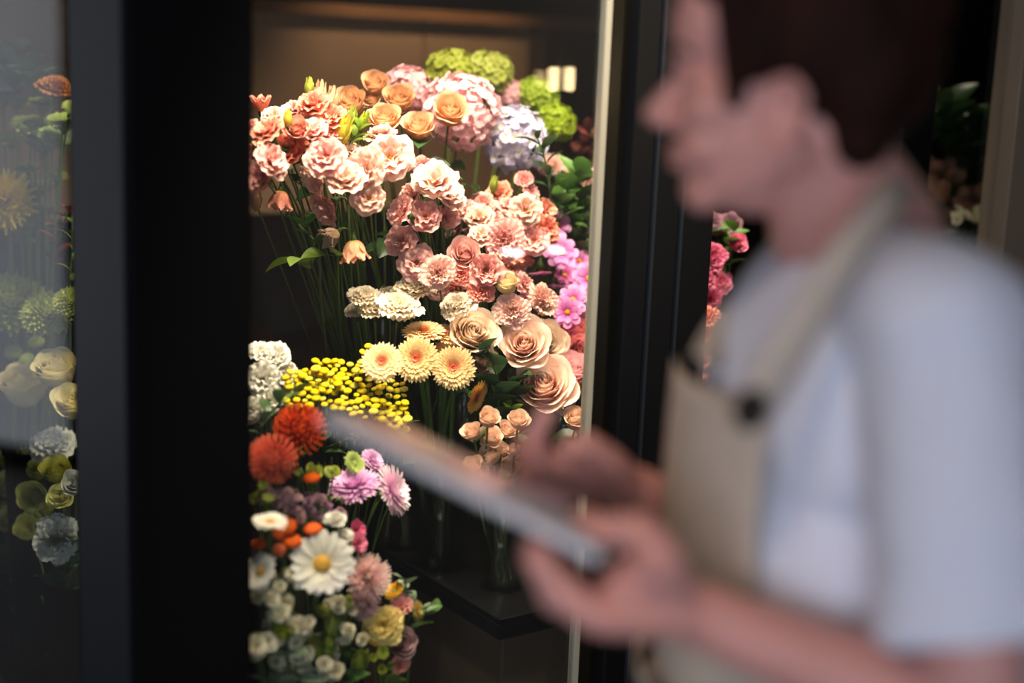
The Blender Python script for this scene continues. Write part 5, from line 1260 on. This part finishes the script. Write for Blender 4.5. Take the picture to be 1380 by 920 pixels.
# t-shirt
S = MB()
S.ball(TP(.000, .006, -.16), (.112, .166, .150), TA, 28, 20)
S.ball(TP(.004, .006, -.33), (.122, .158, .19), TA, 28, 20)
S.ball(TP(-.005, 0, -.52), (.135, .178, .16), TA, 28, 20)
S.capsule(TP(-.012, .03, -.055), pl(shN + UP * .0), .062, .070); S.capsule(TP(-.012, -.03, -.055), pl(shF), .058, .058)
S.capsule(TP(-.055, .03, -.12), pl(shN - BF * .03 - UP * .07), .070, .066); S.capsule(TP(-.055, -.03, -.12), pl(shF - BF * .03 - UP * .07), .062, .058)
S.tube([pl(shN), pl(shN.lerp(elN, .25)), pl(shN.lerp(elN, .5)), pl(shN.lerp(elN, .76))], [.066, .070, .074, .078], 24)
S.tube([pl(shF), pl(shF.lerp(elF, .25)), pl(shF.lerp(elF, .5)), pl(shF.lerp(elF, .70))], [.056, .062, .066, .070], 24)
S.capsule(TP(-.07, .12, -.20), TP(-.08, .10, -.50), .075, .085)
S.capsule(TP(-.07, -.12, -.20), TP(-.08, -.10, -.50), .075, .085)
shirt = S.build('t_shirt', M_SHIRT, per); remesh(shirt, .005, 8, .7)
tx = bpy.data.textures.new('cloth_folds', 'CLOUDS'); tx.noise_scale = .11; tx.noise_depth = 2
dm = shirt.modifiers.new('folds', 'DISPLACE'); dm.texture = tx; dm.strength = .016; dm.mid_level = .5
mb = MB(); ring_ = []
for k in range(37):
    a = 2 * math.pi * k / 36; ring_.append(TP(.012 + .074 * math.cos(a), .078 * math.sin(a), -.058 - .030 * math.cos(a)))
mb.tube(ring_, .006, 8); mb.build('collar', M_SHIRT, per)
# trousers and shoes
Tt = MB()
Tt.ball(TP(-.01, 0, -.60), (.13, .175, .10), TA, 24, 16)
for s in (-1, 1):
    hip = Vector((neck.x, neck.y, .86)) + BL * .085 * s - BF * .01; kn = Vector((hip.x, hip.y, .48)) + BF * .015; an = Vector((hip.x, hip.y, .10)) - BF * .02
    Tt.capsule(pl(hip), pl(kn), .100, .072); Tt.capsule(pl(kn), pl(an), .070, .056)
tr_ = Tt.build('trousers', M_TROUS, per); remesh(tr_, .008, 3)
for s in (-1, 1):
    hip = Vector((neck.x, neck.y, 0)) + BL * .085 * s - BF * .03; sh = MB()
    sh.capsule(pl(hip + UP * .05), pl(hip + BF * .17 + UP * .036), .046, .036); sh.box(pl(hip + BF * .065 + UP * .010), (.27, .085, .02), (BF, BL, UP))
    o = sh.build('shoe', M_SHOE, per); remesh(o, .005, 3)
# apron: bib and skirt wrap the front of the torso
ap = MB(); vs, fs, uv = [], [], []
ztop = at(1012, 552, 1.14).z - neck.z; zbot = .42 - neck.z; nr, nc = 46, 26
for j in range(nr + 1):
    t = j / nr; z = ztop + (zbot - ztop) * t
    half = .60 + .55 * min(1, max(0, (t - .12) / .30)) ** 1.5
    rf = .132 + .004 * math.sin(9 * t) + (.010 if z < -.45 else 0); rl = .190
    for i in range(nc + 1):
        u = -1 + 2 * i / nc; a = u * half
        w_ = .006 * math.sin(5 * u + 7 * t) * t
        vs.append(TP((rf + w_) * math.cos(a) + .004, (rl + w_) * math.sin(a), z)); uv.append((i / nc, t))
for j in range(nr):
    for i in range(nc): a = j * (nc + 1) + i; fs.append((a, a + 1, a + nc + 2, a + nc + 1))
ap.add(vs, fs, uv); ao = ap.build('apron_bib', M_APRON, per)
sd = ao.modifiers.new('thick', 'SOLIDIFY'); sd.thickness = .003; sd.offset = 1
def ribbon(name, pts, wdir, width, mat, th=.003):
    mb = MB(); n = len(pts); vs, fs = [], []
    for k, p in enumerate(pts):
        t = (pts[min(k + 1, n - 1)] - pts[max(0, k - 1)]).normalized(); wv = wdir[k] if isinstance(wdir, list) else wdir
        wv = (wv - t * wv.dot(t)).normalized(); nn = t.cross(wv).normalized()
        for a, b in ((-1, -1), (1, -1), (1, 1), (-1, 1)): vs.append(pl(p + wv * (a * width / 2) + nn * (b * th / 2)))
    for k in range(n - 1):
        for i in range(4): j = (i + 1) % 4; fs.append((k * 4 + i, k * 4 + j, k * 4 + 4 + j, k * 4 + 4 + i))
    fs += [(0, 1, 2, 3), tuple((n - 1) * 4 + i for i in (3, 2, 1, 0))]
    mb.add(vs, fs); return mb.build(name, mat, per, True)
def smooth_path(P_, n=6):
    out = []
    for k in range(len(P_) - 1):
        p0 = P_[max(0, k - 1)]; p1 = P_[k]; p2 = P_[k + 1]; p3 = P_[min(len(P_) - 1, k + 2)]
        for q in range(n):
            t = q / n; out.append(.5 * ((2 * p1) + (p2 - p0) * t + (2 * p0 - 5 * p1 + 4 * p2 - p3) * t * t + (3 * p1 - p0 - 3 * p2 + p3) * t ** 3))
    return out + [P_[-1]]
near_s = [at(1012, 556, 1.105), at(1046, 500, 1.095), at(1088, 430, 1.095), at(1130, 360, 1.105), at(1170, 305, 1.130), at(1204, 264, 1.175), at(1216, 242, 1.24), at(1195, 238, 1.30)]
far_s = [at(950, 486, 1.225), at(968, 450, 1.265), at(1000, 405, 1.30), at(1030, 362, 1.335), at(1075, 312, 1.36), at(1140, 262, 1.365), at(1195, 238, 1.30)]
ribbon('neck_strap', smooth_path(near_s), (BF * .5 - BL * .1 + UP * .4), .030, M_APRON)
ribbon('neck_strap', smooth_path(far_s), (BF * .4 - BL * .5 + UP * .4), .026, M_APRON)
mb = MB(); c = pl(at(1012, 552, 1.092)); 
pts = [c + BF * (.012 * math.cos(a)) + UP * (.014 * math.sin(a)) for a in [k * 2 * math.pi / 24 for k in range(25)]]
mb.tube(pts, .0035, 8); mb.tube([c - UP * .013, c + UP * .013], .003, 8); mb.ball(c, (.010, .006, .010), TA)
mb.build('strap_buckle', plain('dark_buckle', '#2a2622', .35, .6), per)
# apron waist tie
pts = [TP(.158 * math.cos(a), .192 * math.sin(a), -.44) for a in [R(-75 + 150 * k / 20) for k in range(21)]]
ribbon('waist_tie', [p + OP for p in pts], UP, .022, M_APRON)

# tablet: own thing
tb = empty('tablet', (tA + tB) / 2 + tv * TW / 2, 'slim grey tablet held almost edge-on in the near hand', 'tablet'); OT = tb.location.copy()
def tbox(mb, a0, a1, b0, b1, c0, c1):
    mb.box(TT((a0 + a1) / 2, (b0 + b1) / 2, (c0 + c1) / 2) - OT, (a1 - a0, b1 - b0, c1 - c0), (tu, tv, tn))
M_TAB = plain('tablet_aluminium', '#b4b4b8', .4, .3)
mb = MB(); tbox(mb, 0, TL, 0, TW, -TH, -.0012); bevel(mb.build('tablet_body', M_TAB, tb, False), .003, 3)
mb = MB(); tbox(mb, .001, TL - .001, .001, TW - .001, -.0012, 0); mb.build('screen_bezel', plain('bezel_grey', '#989694', .2, 0, .6), tb, False)
ms, nt, out = nodes('tablet_screen'); p_ = nt.nodes.new('ShaderNodeBsdfPrincipled'); p_.inputs['Base Color'].default_value = hexc('#9a9ca4'); p_.inputs['Roughness'].default_value = .15
p_.inputs['Emission Color'].default_value = hexc('#c8ccd8'); p_.inputs['Emission Strength'].default_value = .06; nt.links.new(p_.outputs[0], out.inputs[0])
mb = MB(); tbox(mb, .012, TL - .012, .010, TW - .010, 0, .0004); mb.build('screen', ms, tb, False)

# ---------------------------------------------------------------- colour management
vs_ = sc.view_settings; vs_.view_transform = 'Standard'; vs_.look = 'None'; vs_.exposure = 0; vs_.gamma = 1; vs_.use_curve_mapping = False
sc.cycles.use_denoising = True
sc.cycles.max_bounces = 10; sc.cycles.transparent_max_bounces = 24; sc.cycles.sample_clamp_indirect = 4; sc.cycles.caustics_reflective = False
